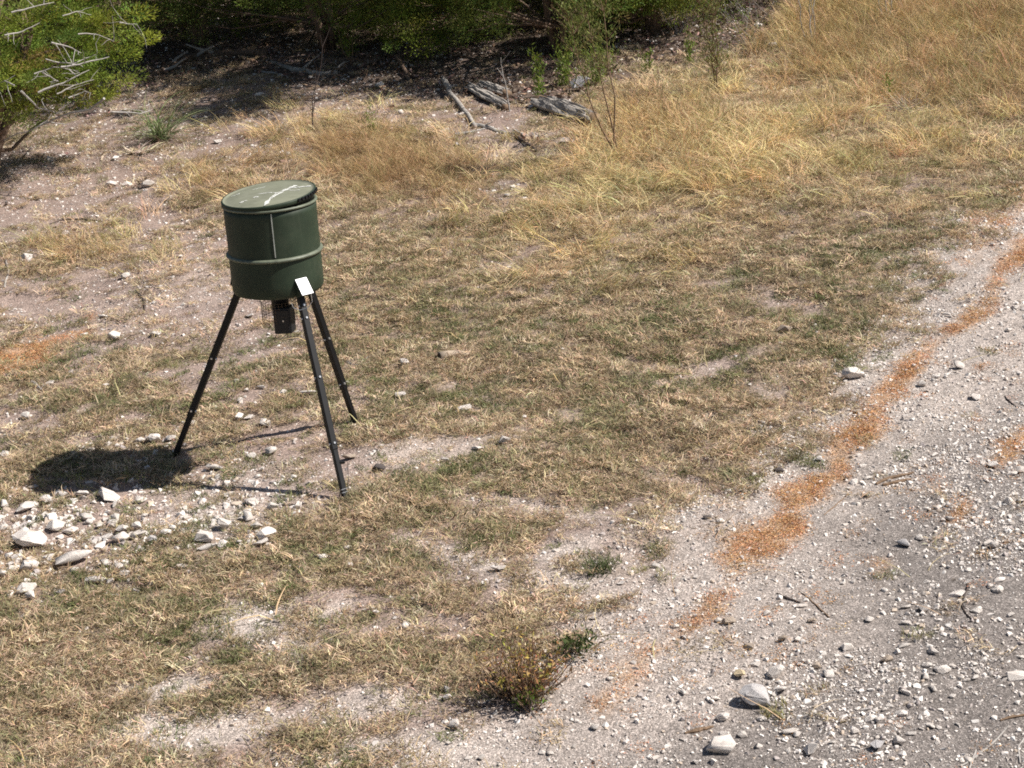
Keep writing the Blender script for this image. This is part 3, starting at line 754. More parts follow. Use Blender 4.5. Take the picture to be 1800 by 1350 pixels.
def paint(name, base, dust, rough):
    m = mat(name, base, rough, .3, noise=(7, .22), bump=(18, .15, .004))
    nt = m.node_tree; N, Lk = nt.nodes, nt.links
    b = N['Principled BSDF']; src = b.inputs['Base Color'].links[0].from_socket
    t = N.new('ShaderNodeTexNoise'); t.inputs['Scale'].default_value = 5; t.inputs['Detail'].default_value = 8; t.inputs['Roughness'].default_value = .7
    tc = N.new('ShaderNodeTexCoord'); Lk.new(tc.outputs['Object'], t.inputs['Vector'])
    r = N.new('ShaderNodeMapRange'); r.inputs[1].default_value = .5; r.inputs[2].default_value = .8; r.inputs[4].default_value = .55
    Lk.new(t.outputs[0], r.inputs[0])
    mp = N.new('ShaderNodeMapping'); mp.inputs['Scale'].default_value = (16, 16, 1.3); Lk.new(tc.outputs['Object'], mp.inputs[0])
    t2 = N.new('ShaderNodeTexNoise'); t2.inputs['Scale'].default_value = 1; t2.inputs['Detail'].default_value = 5; Lk.new(mp.outputs[0], t2.inputs['Vector'])
    r2 = N.new('ShaderNodeMapRange'); r2.inputs[1].default_value = .52; r2.inputs[2].default_value = .8; r2.inputs[4].default_value = .5; Lk.new(t2.outputs[0], r2.inputs[0])   # run marks
    mxx = N.new('ShaderNodeMath'); mxx.operation = 'MAXIMUM'; Lk.new(r.outputs[0], mxx.inputs[0]); Lk.new(r2.outputs[0], mxx.inputs[1])
    x = N.new('ShaderNodeMix'); x.data_type = 'RGBA'; Lk.new(mxx.outputs[0], x.inputs[0]); Lk.new(src, x.inputs[6]); x.inputs[7].default_value = (*dust, 1)
    Lk.new(x.outputs[2], b.inputs['Base Color'])
    return m
m_drum = paint('olive_green_paint', (.023, .036, .021), (.066, .078, .052), .58)
m_lid = paint('faded_green_lid_paint', (.19, .195, .14), (.27, .27, .215), .6)
m_hoop = mat('hoop_highlight_paint', (.12, .135, .095), .5, .5, noise=(20, .4))  # lightened green: the highlight along hoop and rim is put into the paint
m_black = mat('black_painted_steel', (.007, .007, .008), .5, .3, noise=(15, .35))
m_box = mat('black_plastic', (.014, .014, .016), .5, .4)
m_zinc = mat('zinc_plated_steel', (.62, .62, .62), .3, .6, metal=.75)
m_plate = mat('plate_sun_glare', (.60, .60, .62), .45, .5, metal=.1, noise=(22, .3))  # front socket plate: sun glare put into its near-white colour
m_drop = mat('white_dropping', (.60, .60, .56), .9, .2, noise=(30, .25))
m_wire = mat('rusty_wire', (.17, .125, .09), .6, .4, metal=.4)
zr = .238
A = Acc(); A.add(*lathe([(.05, -.035), (.2, -.012), (R - .03, .0), (R - .008, .008), (R, .025), (R, .08), (R, .13), (R, .18), (R, zr - .012)])); A.build('lower_drum', m_drum, fe, True)
A = Acc(); A.add(*lathe([(R, zr + .012), (R, zr + .07), (R, zr + .13), (R, zr + .19), (R, zr + .25), (R, H - .03), (R - .012, H - .028), (R - .012, zr + .03)])); A.build('upper_drum', m_drum, fe, True)
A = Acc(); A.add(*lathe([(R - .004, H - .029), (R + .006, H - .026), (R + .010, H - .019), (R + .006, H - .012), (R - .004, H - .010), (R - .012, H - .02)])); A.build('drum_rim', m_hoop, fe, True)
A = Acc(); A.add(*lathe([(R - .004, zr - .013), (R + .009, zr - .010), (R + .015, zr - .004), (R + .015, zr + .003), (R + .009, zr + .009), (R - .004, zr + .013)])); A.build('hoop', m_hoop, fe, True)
ph_s = radians(-83)
v, f = boxv((loc(R + .002, ph_s, (zr + H) / 2 - .005)), np.array(E1 * cos(ph_s) + E2 * sin(ph_s)) * .002, np.array(-E1 * sin(ph_s) + E2 * cos(ph_s)) * .0028, np.array(K) * ((H - zr) / 2 - .028))
Acc().add(v, f).build('seam', mat('pale_weld_seam', (.46, .48, .43), .4, .6, noise=(30, .3)), fe)
# lid: sits crooked, lifted on its right and rear side
tl = Matrix.Rotation(radians(-4.0), 3, E2) @ Matrix.Rotation(radians(3.2), 3, E1)
lk = tl @ K; le1 = (E1 - lk * E1.dot(lk)).normalized(); le2 = lk.cross(le1)
lo = dB + K * (H + .018)
kw = dict(e1=le1, e2=le2, k=lk, o=lo)
A = Acc(); A.add(*lathe([(0.001, .012), (R * .5, .0115), (R - .03, .010), (R - .016, .006), (R - .010, .008), (R - .002, .012)], **kw)); lid = A.build('lid', m_lid, fe, True)
A = Acc(); A.add(*lathe([(R - .002, .0125), (R + .006, .012), (R + .009, .006), (R + .009, -.010), (R + .006, -.013), (R - .004, -.012)], **kw)); A.build('lid_rim', m_drum, lid, True)
A = Acc(); A.add(*lathe([(R - .014, -.001), (R - .014, -.05), (R - .018, -.051), (0.001, -.051)], **kw)); A.build('lid_shade_skirt', m_black, lid, True)  # black band painting in the shade of the gap under the lid
rd = np.random.default_rng(12)
def splat(pts, w, z=.0132):
    """a dropping streak: thin ragged ribbon lying on the lid"""
    P_ = np.array(pts, float); n_ = 14
    t = np.linspace(0, len(P_) - 1, n_); q = np.stack([np.interp(t, range(len(P_)), P_[:, i]) for i in (0, 1)], 1)
    q += rd.normal(0, .003, q.shape)
    tn = np.gradient(q, axis=0); tn /= np.linalg.norm(tn, axis=1)[:, None]; nn = np.stack([-tn[:, 1], tn[:, 0]], 1)
    ww = w * (rd.random(n_) * .9 + .25)[:, None]; ww[0] *= .3; ww[-1] *= .3
    a, b = q + nn * ww, q - nn * ww * rd.uniform(.4, 1, (n_, 1))
    v = np.array([np.array(lo - O + le1 * float(u[0]) + le2 * float(u[1]) + lk * z) for pr in zip(a, b) for u in pr])
    f = np.array([[2 * i, 2 * i + 1, 2 * i + 3, 2 * i + 2] for i in range(n_ - 1)])
    Acc().add(v, f).build('dropping', m_drop, lid)
splat([(.0, -.26), (.015, -.16), (.05, -.06), (.09, .0)], .016); splat([(.02, -.14), (.05, -.02), (.10, .05)], .007); splat([(.09, .0), (.12, .06), (.16, .10)], .020)
splat([(.12, .06), (.19, .05), (.25, .04)], .009); splat([(.06, -.02), (.0, .02), (-.06, .02)], .005); splat([(-.16, -.13), (-.12, -.09)], .010); splat([(-.08, -.05), (-.06, -.04)], .012)
splat([(-.22, .04), (-.18, .09)], .005); splat([(.10, .03), (.14, .0), (.19, -.02)], .005); splat([(-.11, .13), (-.03, .16)], .004)
A = Acc()
for k in range(9):
    ph = radians(-46 + 5.6 * k)
    v, f = boxv(loc(R + .012, ph, .003, **kw), np.array(le1 * cos(ph) + le2 * sin(ph)) * .006, np.array(-le1 * sin(ph) + le2 * cos(ph)) * .009, np.array(lk) * .008)
    A.add(v, f)
A.build('rim_clasp', m_black, lid)
# hopper throat, spinner box and its guard
A = Acc(); A.add(*lathe([(.052, -.03), (.052, -.115), (.04, -.118)], 28)); A.build('throat', m_black, fe, True)
bx_c = loc(.062, radians(-70), -.172); yaw = radians(-12)
bX = np.array([cos(yaw), sin(yaw), 0]); bY = np.array([-sin(yaw), cos(yaw), 0]); bK = np.array(K)
cb = Acc().add(*boxv(bx_c, bX * .055, bY * .045, bK * .08)).build('control_box', m_box, fe); bevel(cb, .008)
bevel(Acc().add(*boxv(bx_c - bY * .047 + bK * .004, bX * .045, bY * .004, bK * .064)).build('box_door', m_box, cb), .003)
Acc().add(*tube([bx_c - bY * .052 + bK * .004 + bX * .01, bx_c - bY * .057 + bK * .004 + bX * .01], .006, 8)).build('door_screw', m_zinc, cb)
cr = .105; A = Acc()
for k in range(30):
    ph = 2 * pi * k / 30
    A.add(*tube([loc(cr, ph, -.065) - bX * .012, loc(cr, ph, -.185) - bX * .012], .0010, 4))
for z in np.linspace(-.065, -.185, 8):
    A.add(*tube([loc(cr, 2 * pi * k / 30, z) - bX * .012 for k in range(31)], .0010, 4, cap=False))
A.build('wire_guard', m_wire, fe)
# legs
for n_, ft in enumerate(feet):
    dv = Vector(ft) - dB; rad = (E1 * dv.dot(E1) + E2 * dv.dot(E2)).normalized()
    if n_ == 2: rad = Matrix.Rotation(radians(10), 3, K) @ rad
    tan_ = K.cross(rad)
    top = dB + rad * (R - .030) + K * .02
    foot = Vector(ft) - Vector((0, 0, .03))
    ax = (foot - top).normalized(); Ls = (foot - top).length
    nx_ = ax.cross(tan_).normalized()
    def seg(a, b, w, name, parent, m=m_black):
        c = (a + b) / 2 - O
        o = Acc().add(*boxv(c, np.array(tan_) * w, np.array(nx_) * w, np.array(ax) * ((b - a).length / 2))).build(name, m, parent)
        return bevel(o, .004, 2)
    leg = seg(top, top + ax * Ls * .74, .0195, 'leg', fe)
    seg(top + ax * Ls * .70, foot, .0162, 'leg_extension', leg)
    sideN = nx_ if nx_.dot(Vector(EYE) - top) > 0 else -nx_
    for fr in ((.06, .12, .40, .71) if n_ == 2 else (.40, .70)):
        c = top + ax * Ls * fr - O
        for nrm in (sideN, tan_, -tan_):
            if nrm.dot(Vector(EYE) - top) < -.2: continue
            Acc().add(*tube([np.array(c + nrm * .0195), np.array(c + nrm * .026)], [.008, .0065], 8)).build('bolt', m_zinc, leg)
    if n_ == 2:
        c = top + ax * Ls * .80 - O
        Acc().add(*tube([np.array(c + E1 * .017), np.array(c + E1 * .045)], [.012, .009], 8)).build('knob', m_black, leg)
        for fr in (.925, .94):
            c = top + ax * Ls * fr - O; q = [np.array(c + tan_ * (.02 * sx) + nx_ * (.02 * sy)) for sx, sy in ((-1, -1), (1, -1), (1, 1), (-1, 1), (-1, -1))]
            Acc().add(*tube(q, .002, 5)).build('wire_tie', m_zinc, leg)
    # sheet metal socket holding the leg to the drum
    i0 = dB + rad * (R - .002) + K * .112; i1 = dB + rad * (R + (.065 if n_ == 2 else .02)) + K * .03; i2 = dB + rad * (R - .01) + K * .0
    hw = .037 if n_ == 2 else .034
    P0 = [np.array(i0 - O + tan_ * (s_ * hw)) for s_ in (-1, 1)]; P1 = [np.array(i1 - O + tan_ * (s_ * hw)) for s_ in (-1, 1)]; P2 = [np.array(i2 - O + tan_ * (s_ * hw)) for s_ in (-1, 1)]
    so = Acc().add(np.array(P0 + P1 + P2), [np.array([[0, 2, 4], [1, 5, 3]]), np.array([[2, 3, 5, 4]])]).build('leg_socket', m_drum, fe)
    th = (np.cross(P1[0] - P0[0], P0[1] - P0[0])); th /= np.linalg.norm(th)
    if th.dot(np.array(rad)) < 0: th = -th
    m_ = (P0[0] + P0[1] + P1[0] + P1[1]) / 4 + th * .003
    for sx in (-.6, .6): Acc().add(*tube([m_ + (P0[1] - P0[0]) / 2 * sx + (P0[0] - P1[0]) * .3, m_ + (P0[1] - P0[0]) / 2 * sx + (P0[0] - P1[0]) * .3 + th * .008], .007, 8)).build('bolt', m_zinc, so)
    bevel(Acc().add(*boxv(m_, (P0[1] - P0[0]) / 2 * 1.04, (P1[0] - P0[0]) / 2 * 1.02, th * .0025)).build('socket_plate', m_plate if n_ == 2 else m_drum, so), .0015)
fw = [np.array(on_depth(a, b, 9.52) - O) for a, b in ((547, 517), (549, 530), (541, 541), (527, 545), (516, 541), (512, 532))]
Acc().add(*tube(fw, .0022, 5)).build('loose_wire', m_zinc, fe)

# ------------------------------------------------------------------ junipers along the top
def juniper(base, h, r, z0, seed, label, mt, nclump=560, lean=(0, 0), leafn=60, lumps=13, spread=1.0, stems=3, near=1.0, keep=None):
    rg = np.random.default_rng(seed); base = Vector(base)
    t = thing('juniper_tree', base, label, 'juniper', 'junipers along the upper edge of the clearing')
    top = np.array([lean[0], lean[1], h])
    A = Acc(); trunks = []
    for s_ in range(stems):
        a = rg.random() * 2 * pi; off = np.array([cos(a), sin(a), 0])
        p = crook(off * .06 - np.array([0, 0, .08]), top * .82 + off * r * .4, 9, .05, rg); trunks.append(p)
        A.add(*tube(p, np.linspace(.055, .014, 9) * (.7 + .5 * rg.random()) * (h / 3.8), 8, wob=.15, rg=rg))
    # lobes make the outline uneven
    u = rg.normal(size=(lumps, 3)); u /= np.linalg.norm(u, axis=1)[:, None]
    cen = np.array([lean[0] * .6, lean[1] * .6, (h + z0) / 2 + (.25 if lean[1] < 0 else 0)]); sc = np.array([r, r, (h - z0) / 2])
    lob = cen + u * sc * rg.uniform(.45, .78, (lumps, 1)); lr = rg.uniform(.32, .55, lumps) * r * .85
    nl = int(lumps * .62); a = (np.arange(nl) + rg.random(nl) * .7) / nl * 2 * pi; rr_ = r * rg.uniform(.35, .82, nl)   # low skirts
    lob[:nl] = np.stack([lean[0] * .4 + np.cos(a) * rr_, max(0, lean[1]) * .4 + np.sin(a) * rr_, z0 + rg.uniform(.25, .9, nl)], 1); lr[:nl] *= .8
    q = rg.integers(0, lumps, nclump)
    w = rg.normal(size=(nclump, 3)); w /= np.linalg.norm(w, axis=1)[:, None]
    cl = lob[q] + w * (lr[q] * rg.random(nclump) ** .4)[:, None] * np.array([1, 1, .85])
    cl = cl[cl[:, 2] > z0 - .12 + .3 * (rg.random(len(cl)))]
    if keep is not None: cl = cl[keep(cl + np.array(base))]
    # boughs out to the clumps
    for k in rg.choice(len(cl), min(len(cl), 46), replace=False):
        p = trunks[rg.integers(0, stems)]; e = cl[k]; z = max(.15, e[2] - np.linalg.norm(e[:2]) * .45)
        i_ = int(np.clip(np.searchsorted(p[:, 2], z), 1, 8))
        A.add(*tube(crook(p[i_], e, 6, .09, rg, -.04), np.linspace(.022, .005, 6), 5, cap=False))
    A.build('trunk', M['bark'], t, True)
    n_ = len(cl); rad = rg.uniform(.09, .2, n_)
    d = rg.normal(size=(n_, leafn, 3)); d /= np.linalg.norm(d, axis=2)[..., None]
    d[..., 2] = d[..., 2] * .8 + .15
    pos = cl[:, None] + d * (rad[:, None] * rg.random((n_, leafn)) ** .5)[..., None] * np.array([1.15, 1.15, .75])
    out = (cl - cen) / np.linalg.norm(cl - cen, axis=1)[:, None]
    dr = d + .5 * out[:, None] + np.array([0, 0, .35])
    v, f, c_ = leaves(pos.reshape(-1, 3), dr.reshape(-1, 3), (.02 * near, .046 * near), (.007 * near, .014 * near), rg, (.82, 1.18), .05)
    if lean[1] < .5:                                    # leaves enlarged above the view so the crown blocks more sun
        v = v.reshape(-1, 4, 3); big = 1 + 1.6 * smooth(1.3, 2.0, v[:, :1, 2:]); v = (v[:, :1] + (v - v[:, :1]) * big).reshape(-1, 3)
    hue = np.stack([rg.uniform(.82, 1.3, n_), np.ones(n_), rg.uniform(.8, 1.5, n_)], 1) * rg.uniform(.55, 1.3, n_)[:, None]
    hue[rg.random(n_) < .06] = (1.25, .72, 1.4)        # browned sprays
    c_ = c_ * np.repeat(hue, leafn * 4, 0)
    Acc().add(v, f, c_).build('crown', mt, t)
    return t
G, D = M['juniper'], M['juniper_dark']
j1b = at(-25, 322)
j1 = juniper(j1b, 2.9, 1.50, .42, 101, 'nearest bright green juniper with bare silver twigs at the left edge', G, 520, (.58, .8), 250, 28, stems=2, keep=lambda p: (p[:, 2] - j1b.z) > np.where(p[:, 0] < j1b.x + .45, .80, .50))
jun = [
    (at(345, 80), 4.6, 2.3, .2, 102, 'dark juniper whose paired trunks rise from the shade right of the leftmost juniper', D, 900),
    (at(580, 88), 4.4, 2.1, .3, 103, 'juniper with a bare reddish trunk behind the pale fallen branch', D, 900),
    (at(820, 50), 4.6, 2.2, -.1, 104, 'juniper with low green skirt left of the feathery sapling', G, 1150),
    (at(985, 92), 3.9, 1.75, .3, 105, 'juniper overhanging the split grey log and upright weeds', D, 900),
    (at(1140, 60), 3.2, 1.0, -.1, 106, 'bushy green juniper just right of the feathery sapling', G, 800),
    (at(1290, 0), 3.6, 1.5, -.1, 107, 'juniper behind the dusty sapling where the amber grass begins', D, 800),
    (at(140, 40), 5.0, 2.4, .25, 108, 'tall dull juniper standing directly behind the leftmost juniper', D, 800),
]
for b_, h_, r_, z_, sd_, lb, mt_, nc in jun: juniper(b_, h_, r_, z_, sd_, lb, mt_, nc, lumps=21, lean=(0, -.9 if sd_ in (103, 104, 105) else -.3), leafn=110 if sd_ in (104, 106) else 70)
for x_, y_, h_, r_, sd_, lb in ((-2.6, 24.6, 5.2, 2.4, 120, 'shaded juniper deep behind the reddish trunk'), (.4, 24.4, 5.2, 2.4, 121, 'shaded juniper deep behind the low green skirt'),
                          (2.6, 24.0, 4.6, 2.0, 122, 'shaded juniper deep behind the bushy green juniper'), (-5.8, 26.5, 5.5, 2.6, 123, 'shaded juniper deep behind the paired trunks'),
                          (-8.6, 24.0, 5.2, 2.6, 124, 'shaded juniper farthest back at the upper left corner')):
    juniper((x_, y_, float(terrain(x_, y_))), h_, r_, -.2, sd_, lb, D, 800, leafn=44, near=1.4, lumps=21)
# silver dead boughs on the nearest juniper
rt = np.random.default_rng(31)
for pts, r_ in (([(67, 163), (112, 146), (157, 123)], .011), ([(107, 118), (150, 110), (192, 100)], .011), ([(75, 127), (103, 143)], .010), ([(90, 75), (120, 82), (143, 93)], .009),
               ([(183, 173), (160, 192), (113, 202), (60, 226), (7, 247)], .014), ([(37, 160), (67, 190), (100, 200)], .011), ([(197, 197), (247, 200), (267, 193)], .009), ([(137, 60), (167, 60), (200, 73)], .007),
               ([(20, 22), (60, 12), (95, 4)], .009), ([(80, 104), (130, 112), (168, 96)], .007), ([(60, 130), (95, 118), (140, 128)], .007), ([(100, 165), (130, 150), (165, 140)], .007), ([(8, 62), (40, 55), (70, 40)], .008),
               ([(25, 150), (8, 142), (-10, 150)], .009), ([(110, 28), (135, 20), (160, 26)], .006), ([(210, 40), (240, 42)], .006), ([(120, 172), (150, 160), (160, 163)], .006)):
    Yd = j1b.y - .55 - .35 * rt.random()
    P_ = [np.array(on_depth(a, b, Yd + .12 * i)) - np.array(j1b) for i, (a, b) in enumerate(pts)]
    A = Acc(); Q = np.vstack([crook(P_[i], P_[i + 1], 5, .05, rt)[(1 if i else 0):] for i in range(len(P_) - 1)])
    A.add(*tube(Q, np.linspace(r_, r_ * .35, len(Q)), 5))
    for _ in range(4):
        i_ = rt.integers(1, len(Q)); A.add(*tube(crook(Q[i_], Q[i_] + rt.normal(0, .10, 3), 4, .1, rt), [r_ * .4, r_ * .35, r_ * .3, r_ * .15], 4))
    A.build('dead_bough', M['twig'], j1)

# ------------------------------------------------------------------ saplings, weeds, tufts
def plant(name, base, stems, label, cat, wood, leafm, rg, nleaf=60, L=(.03, .06), W=(.006, .012), span=(.3, 1), off=.05, r0=.006, lift=.6, group=None, twigs=0, twl=.2):
    """stems: list of (dx, dy, height)"""
    t = thing(name, base, label, cat, group)
    for dx, dy, h in stems:
        p = crook((rg.normal(0, .02), rg.normal(0, .02), -.03), (dx, dy, h), 9, .05, rg)
        A = Acc(); A.add(*tube(p, np.linspace(r0, r0 * .3, 9), 6)); B = Acc()
        lines = [p[int(9 * span[0]):]]
        for _ in range(twigs):
            i_ = rg.integers(max(1, int(9 * span[0])), 9); a = rg.random() * 2 * pi; l_ = twl * rg.uniform(.5, 1)
            q = crook(p[i_], p[i_] + np.array([cos(a) * .7, sin(a) * .7, .75]) * l_, 5, .06, rg); lines.append(q)
            A.add(*tube(q, np.linspace(r0 * .4, r0 * .15, 5), 4, cap=False))
        A.build('stem', wood, t)
        if nleaf:
            C_, D_ = [], []
            for l_ in lines:
                m_ = max(4, nleaf // len(lines)); tt = rg.random(m_) * (len(l_) - 1); i_ = np.floor(tt).astype(int).clip(0, len(l_) - 2); fr = (tt - i_)[:, None]
                c_ = l_[i_] * (1 - fr) + l_[i_ + 1] * fr; d = rg.normal(size=(m_, 3)); d[:, 2] = abs(d[:, 2]) * .5 + lift
                C_.append(c_ + rg.normal(0, off, c_.shape) * .5); D_.append(d)
            v, f, c_ = leaves(np.vstack(C_), np.vstack(D_), L, W, rg, (.55, 1.4), .1)
            B.add(v, f, c_).build('foliage', leafm, t)
    return t
rp = np.random.default_rng(44)
plant('sapling', at(1085, 282), [(-.22, .15, 1.75), (.0, .1, 1.7), (-.32, -.1, 1.3)], 'tall thin sapling with feathery olive foliage right of the split log', 'sapling',
      M['brown_wood'], M['feathery'], rp, 850, (.03, .065), (.005, .010), (.5, 1), .10, .009, .8, twigs=30, twl=.26)
plant('sapling', at(1262, 168), [(.02, .05, 1.25), (-.12, .0, .95), (.1, .1, 1.0)], 'dusty brown sapling standing at the edge of the amber grass', 'sapling',
      M['brown_wood'], M['feathery'], rp, 600, (.03, .06), (.006, .011), (.3, 1), .12, .010, .7, twigs=26, twl=.34)
plant('weed', at(948, 172), [(-.02, 0, .52), (.04, .02, .38)], 'upright bright green weed left of the split grey log', 'weed', M['weed'], M['weed'], rp, 170, (.03, .07), (.008, .014), (.1, 1), .06, .006)
plant('weed', at(992, 150), [(-.02, 0, .42), (.12, .02, .5), (.06, .1, .3)], 'leafy green weed cluster behind the split grey log', 'weed', M['weed'], M['weed'], rp, 170, (.03, .07), (.008, .014), (.1, 1), .07, .006)
plant('weed', at(1045, 150), [(-.05, 0, .40), (.1, .02, .44), (.2, 0, .36)], 'spreading green weed at the foot of the feathery sapling', 'weed', M['weed'], M['weed'], rp, 190, (.03, .07), (.008, .014), (.1, 1), .09, .006)
plant('weed', at(1212, 112), [(0, 0, .36), (.05, 0, .28)], 'small green weed left of the dusty sapling', 'weed', M['weed'], M['weed'], rp, 110, (.03, .06), (.008, .013), (.1, 1), .05, .005)
plant('weed', at(1135, 130), [(0, 0, .22), (.08, 0, .26)], 'pale yellow green weed between the two saplings', 'weed', M['weed'], M['weed'], rp, 70, (.03, .06), (.008, .013), (.1, 1), .05, .005)
plant('weed', at(1560, 178), [(0, 0, .26), (.03, 0, .2)], 'lone green sprig in the straw grass at upper right', 'weed', M['weed'], M['weed'], rp, 70, (.03, .06), (.007, .012), (.1, 1), .04, .005)
plant('weed', at(658, 238), [(0, 0, .34), (-.05, .02, .26)], 'yellow green weed on the dirt behind the rusty grass', 'weed', M['weed'], M['weed'], rp, 60, (.025, .05), (.006, .010), (.1, 1), .04, .004)
plant('shrub', at(618, 112), [(0, 0, .5), (.12, .05, .62), (-.1, .1, .5), (-.2, 0, .7)], 'narrow leaved green shrub beside the bare reddish trunk', 'shrub', M['brown_wood'], M['weed'], rp, 90, (.05, .09), (.008, .014), (.25, 1), .06, .006)
plant('shrub', at(1425, 78), [(0, 0, .9), (.12, 0, .8), (-.14, .1, .85), (.05, .1, 1.0)], 'bare grey shrub standing in the amber grass', 'shrub', M['twig'], M['feathery'], rp, 60, (.02, .04), (.004, .007), (.5, 1), .07, .006, twigs=10)
plant('shrub', at(1560, 50), [(0, 0, .7), (.12, 0, .6), (-.14, .1, .75)], 'bare grey shrub at the top of the amber slope', 'shrub', M['twig'], M['feathery'], rp, 50, (.02, .04), (.004, .007), (.5, 1), .07, .006, twigs=9)
plant('shrub', at(1595, 118), [(0, 0, .42), (.03, .02, .36)], 'thin brown dead stalks amid amber grass at upper right', 'shrub', M['brown_wood'], M['feathery'], rp, 20, (.02, .04), (.004, .007), (.5, 1), .05, .005, twigs=4)
plant('brush', at(1190, 60), [(-.3, 0, .5), (.0, .1, .6), (.25, 0, .5), (.4, .1, .45), (-.1, -.1, .4)], 'tangle of grey twigs between the two junipers on the right', 'brush', M['twig'], M['juniper_dark'], rp, 60, (.03, .06), (.008, .014), (.3, 1), .07, .006, twigs=12, twl=.4)
plant('brush', at(1310, 78), [(-.2, 0, .4), (.1, .1, .45), (.3, 0, .35)], 'low grey brush right of the dusty sapling', 'brush', M['twig'], M['juniper_dark'], rp, 70, (.03, .06), (.008, .014), (.3, 1), .08, .006, twigs=10, twl=.35)
plant('dead_sapling', at(552, 228), [(.12, .05, .62), (.2, .1, .95)], 'bare dead stem leaning right on the dirt before the reddish trunk', 'dead sapling', M['dark_wood'], None, rp, 0, r0=.007, twigs=5, twl=.25)
plant('dead_sapling', at(893, 195), [(-.01, 0, .55)], 'thin grey upright stem among the dead branches', 'dead sapling', M['twig'], None, rp, 0, r0=.009, twigs=3, twl=.2)
# wilted shrub at the bottom
t = thing('shrub', at(925, 1218), 'wilted brown and olive shrub at the grass edge near the bottom', 'shrub')
def bush_part(nm, n_, hh, spread, mt, seed, leaf=None, c0=(0, 0), th=.0028):
    rg = np.random.default_rng(seed); A = Acc(); tips = []
    for _ in range(n_):
        a = rg.random() * 2 * pi; s_ = spread * sqrt(rg.random())
        s_ *= 1.25; hh_ = hh * .92
        p = crook((c0[0] + cos(a) * s_ * .35, c0[1] + sin(a) * s_ * .35, -.01), (c0[0] + cos(a) * s_, c0[1] + sin(a) * s_ * .8, hh_ * rg.uniform(.45, 1) * (1 - .4 * s_ / spread / 1.25)), 6, .08, rg)
        A.add(*tube(p, np.linspace(th, th * .5, 6), 4, cap=False)); tips.append(p)
    A.build('stem', mt, t)
    if leaf:
        lf, k_, lo_ = leaf; tp = np.concatenate([q[lo_:] for q in tips]); c_ = tp[rg.integers(0, len(tp), k_)] + rg.normal(0, .012, (k_, 3))
        d = rg.normal(size=(k_, 3)); d[:, 2] += .5
        Acc().add(*leaves(c_, d, (.015, .04), (.005, .012), rg, (.5, 1.4), .12)).build('foliage', lf, t)
bush_part('stems', 90, .34, .20, M['brown_wood'], 1, (M['brown_leaf'], 620, 1))
bush_part('stems', 60, .38, .16, M['brown_wood'], 2, (mat('olive_yellow_leaves', (.38, .30, .075), .75, .2, attr='shade', trans=.25), 300, 3), (-.02, .03))
bush_part('stems', 30, .12, .22, M['dark_wood'], 3, (M['dark_wood'], 260, 0), (-.06, -.05))
bush_part('stems', 24, .13, .07, M['brown_wood'], 4, (M['weed'], 130, 2), (.02, -.13))
A = Acc(); b0 = np.array([.03, .0, .05]); b1 = np.array(at(1000, 1160)) - np.array(at(925, 1218)) + np.array([0, 0, .05])
A.add(*tube(crook(b0, b1, 6, .04, rp), np.linspace(.006, .003, 6), 5)).build('branch', M['brown_wood'], t)
A = Acc(); cc = b1 + np.array([.045, .02, .01]) + rp.normal(0, 1, (260, 3)) * np.array([.055, .04, .028]); cc[:, 2] = np.maximum(cc[:, 2], .005 + b1[2] - .06)
dd = rp.normal(size=(260, 3)); dd[:, 2] += .4
A.add(*leaves(cc, dd, (.02, .045), (.008, .014), rp, (.4, 1.2), .1)).build('green_sprig', mat('dark_green_leaves', (.075, .105, .03), .6, .3, attr='shade', trans=.2), t)
def tuft(name, base, label, cat, n_, L, W, lean, droop, mt, seed, rad=.05, seg=4, group=None):
    a = Acc(); a.add(*blades(n_, np.random.default_rng(seed), rad, L, W, lean, droop, seg, tone=(.55, 1.4), lie=.02))
    o = a.build(name, mt); o.location = base
    return tag(o, label, cat, group)
bg = thing('beargrass', at(285, 248), 'arching clump of grey green beargrass at the edge of the shade', 'beargrass')
v, f, c_ = blades(170, np.random.default_rng(3), .09, (.45, .85), (.006, .011), (20, 70), (25, 70), 5, tone=(.6, 1.3), lie=.05)
Acc().add(v + np.array([0, 0, .02]), f, c_).build('green_blades', M['beargrass'], bg)
v, f, c_ = blades(60, np.random.default_rng(4), .09, (.2, .42), (.006, .011), (45, 85), (20, 50), 4, tone=(.6, 1.2), lie=.05)
Acc().add(v, f, c_).build('dry_blades', M['dead_leaf'], bg)
tuft('dead_tuft', at(246, 268), 'bleached dead leaf tuft lying left of the beargrass', 'dead tuft', 80, (.12, .28), (.010, .018), (50, 88), (5, 40), M['dead_leaf'], 6, .10)
tuft('grass_tuft', at(1052, 1003), 'dark green grass tuft on the pale dirt between turf and gravel', 'grass tuft', 120, (.05, .13), (.004, .007), (10, 65), (20, 60), mat('dark_green_blades', (.095, .115, .045), .7, .3, attr='shade', trans=.2), 7, .08)
tuft('grass_tuft', at(1397, 806), 'small dusty grass tuft above the orange drift', 'grass tuft', 70, (.05, .11), (.003, .006), (10, 70), (15, 60), mat('dusty_blades', (.24, .22, .12), .75, .2, attr='shade', trans=.2), 8, .04)
tuft('grass_tuft', at(1366, 1252), 'flattened olive grass tuft right of the big grey wedge stone', 'grass tuft', 70, (.04, .09), (.003, .005), (30, 80), (15, 60), mat('olive_blades', (.26, .23, .10), .75, .2, attr='shade', trans=.2), 9, .07)
tuft('grass_tuft', at(1300, 302), 'bright straw bundle bending over in the long grass', 'grass tuft', 70, (.25, .5), (.005, .009), (25, 75), (30, 60), mat('bright_straw_blades', (.64, .48, .24), .7, .2, attr='shade', trans=.2), 10, .06)
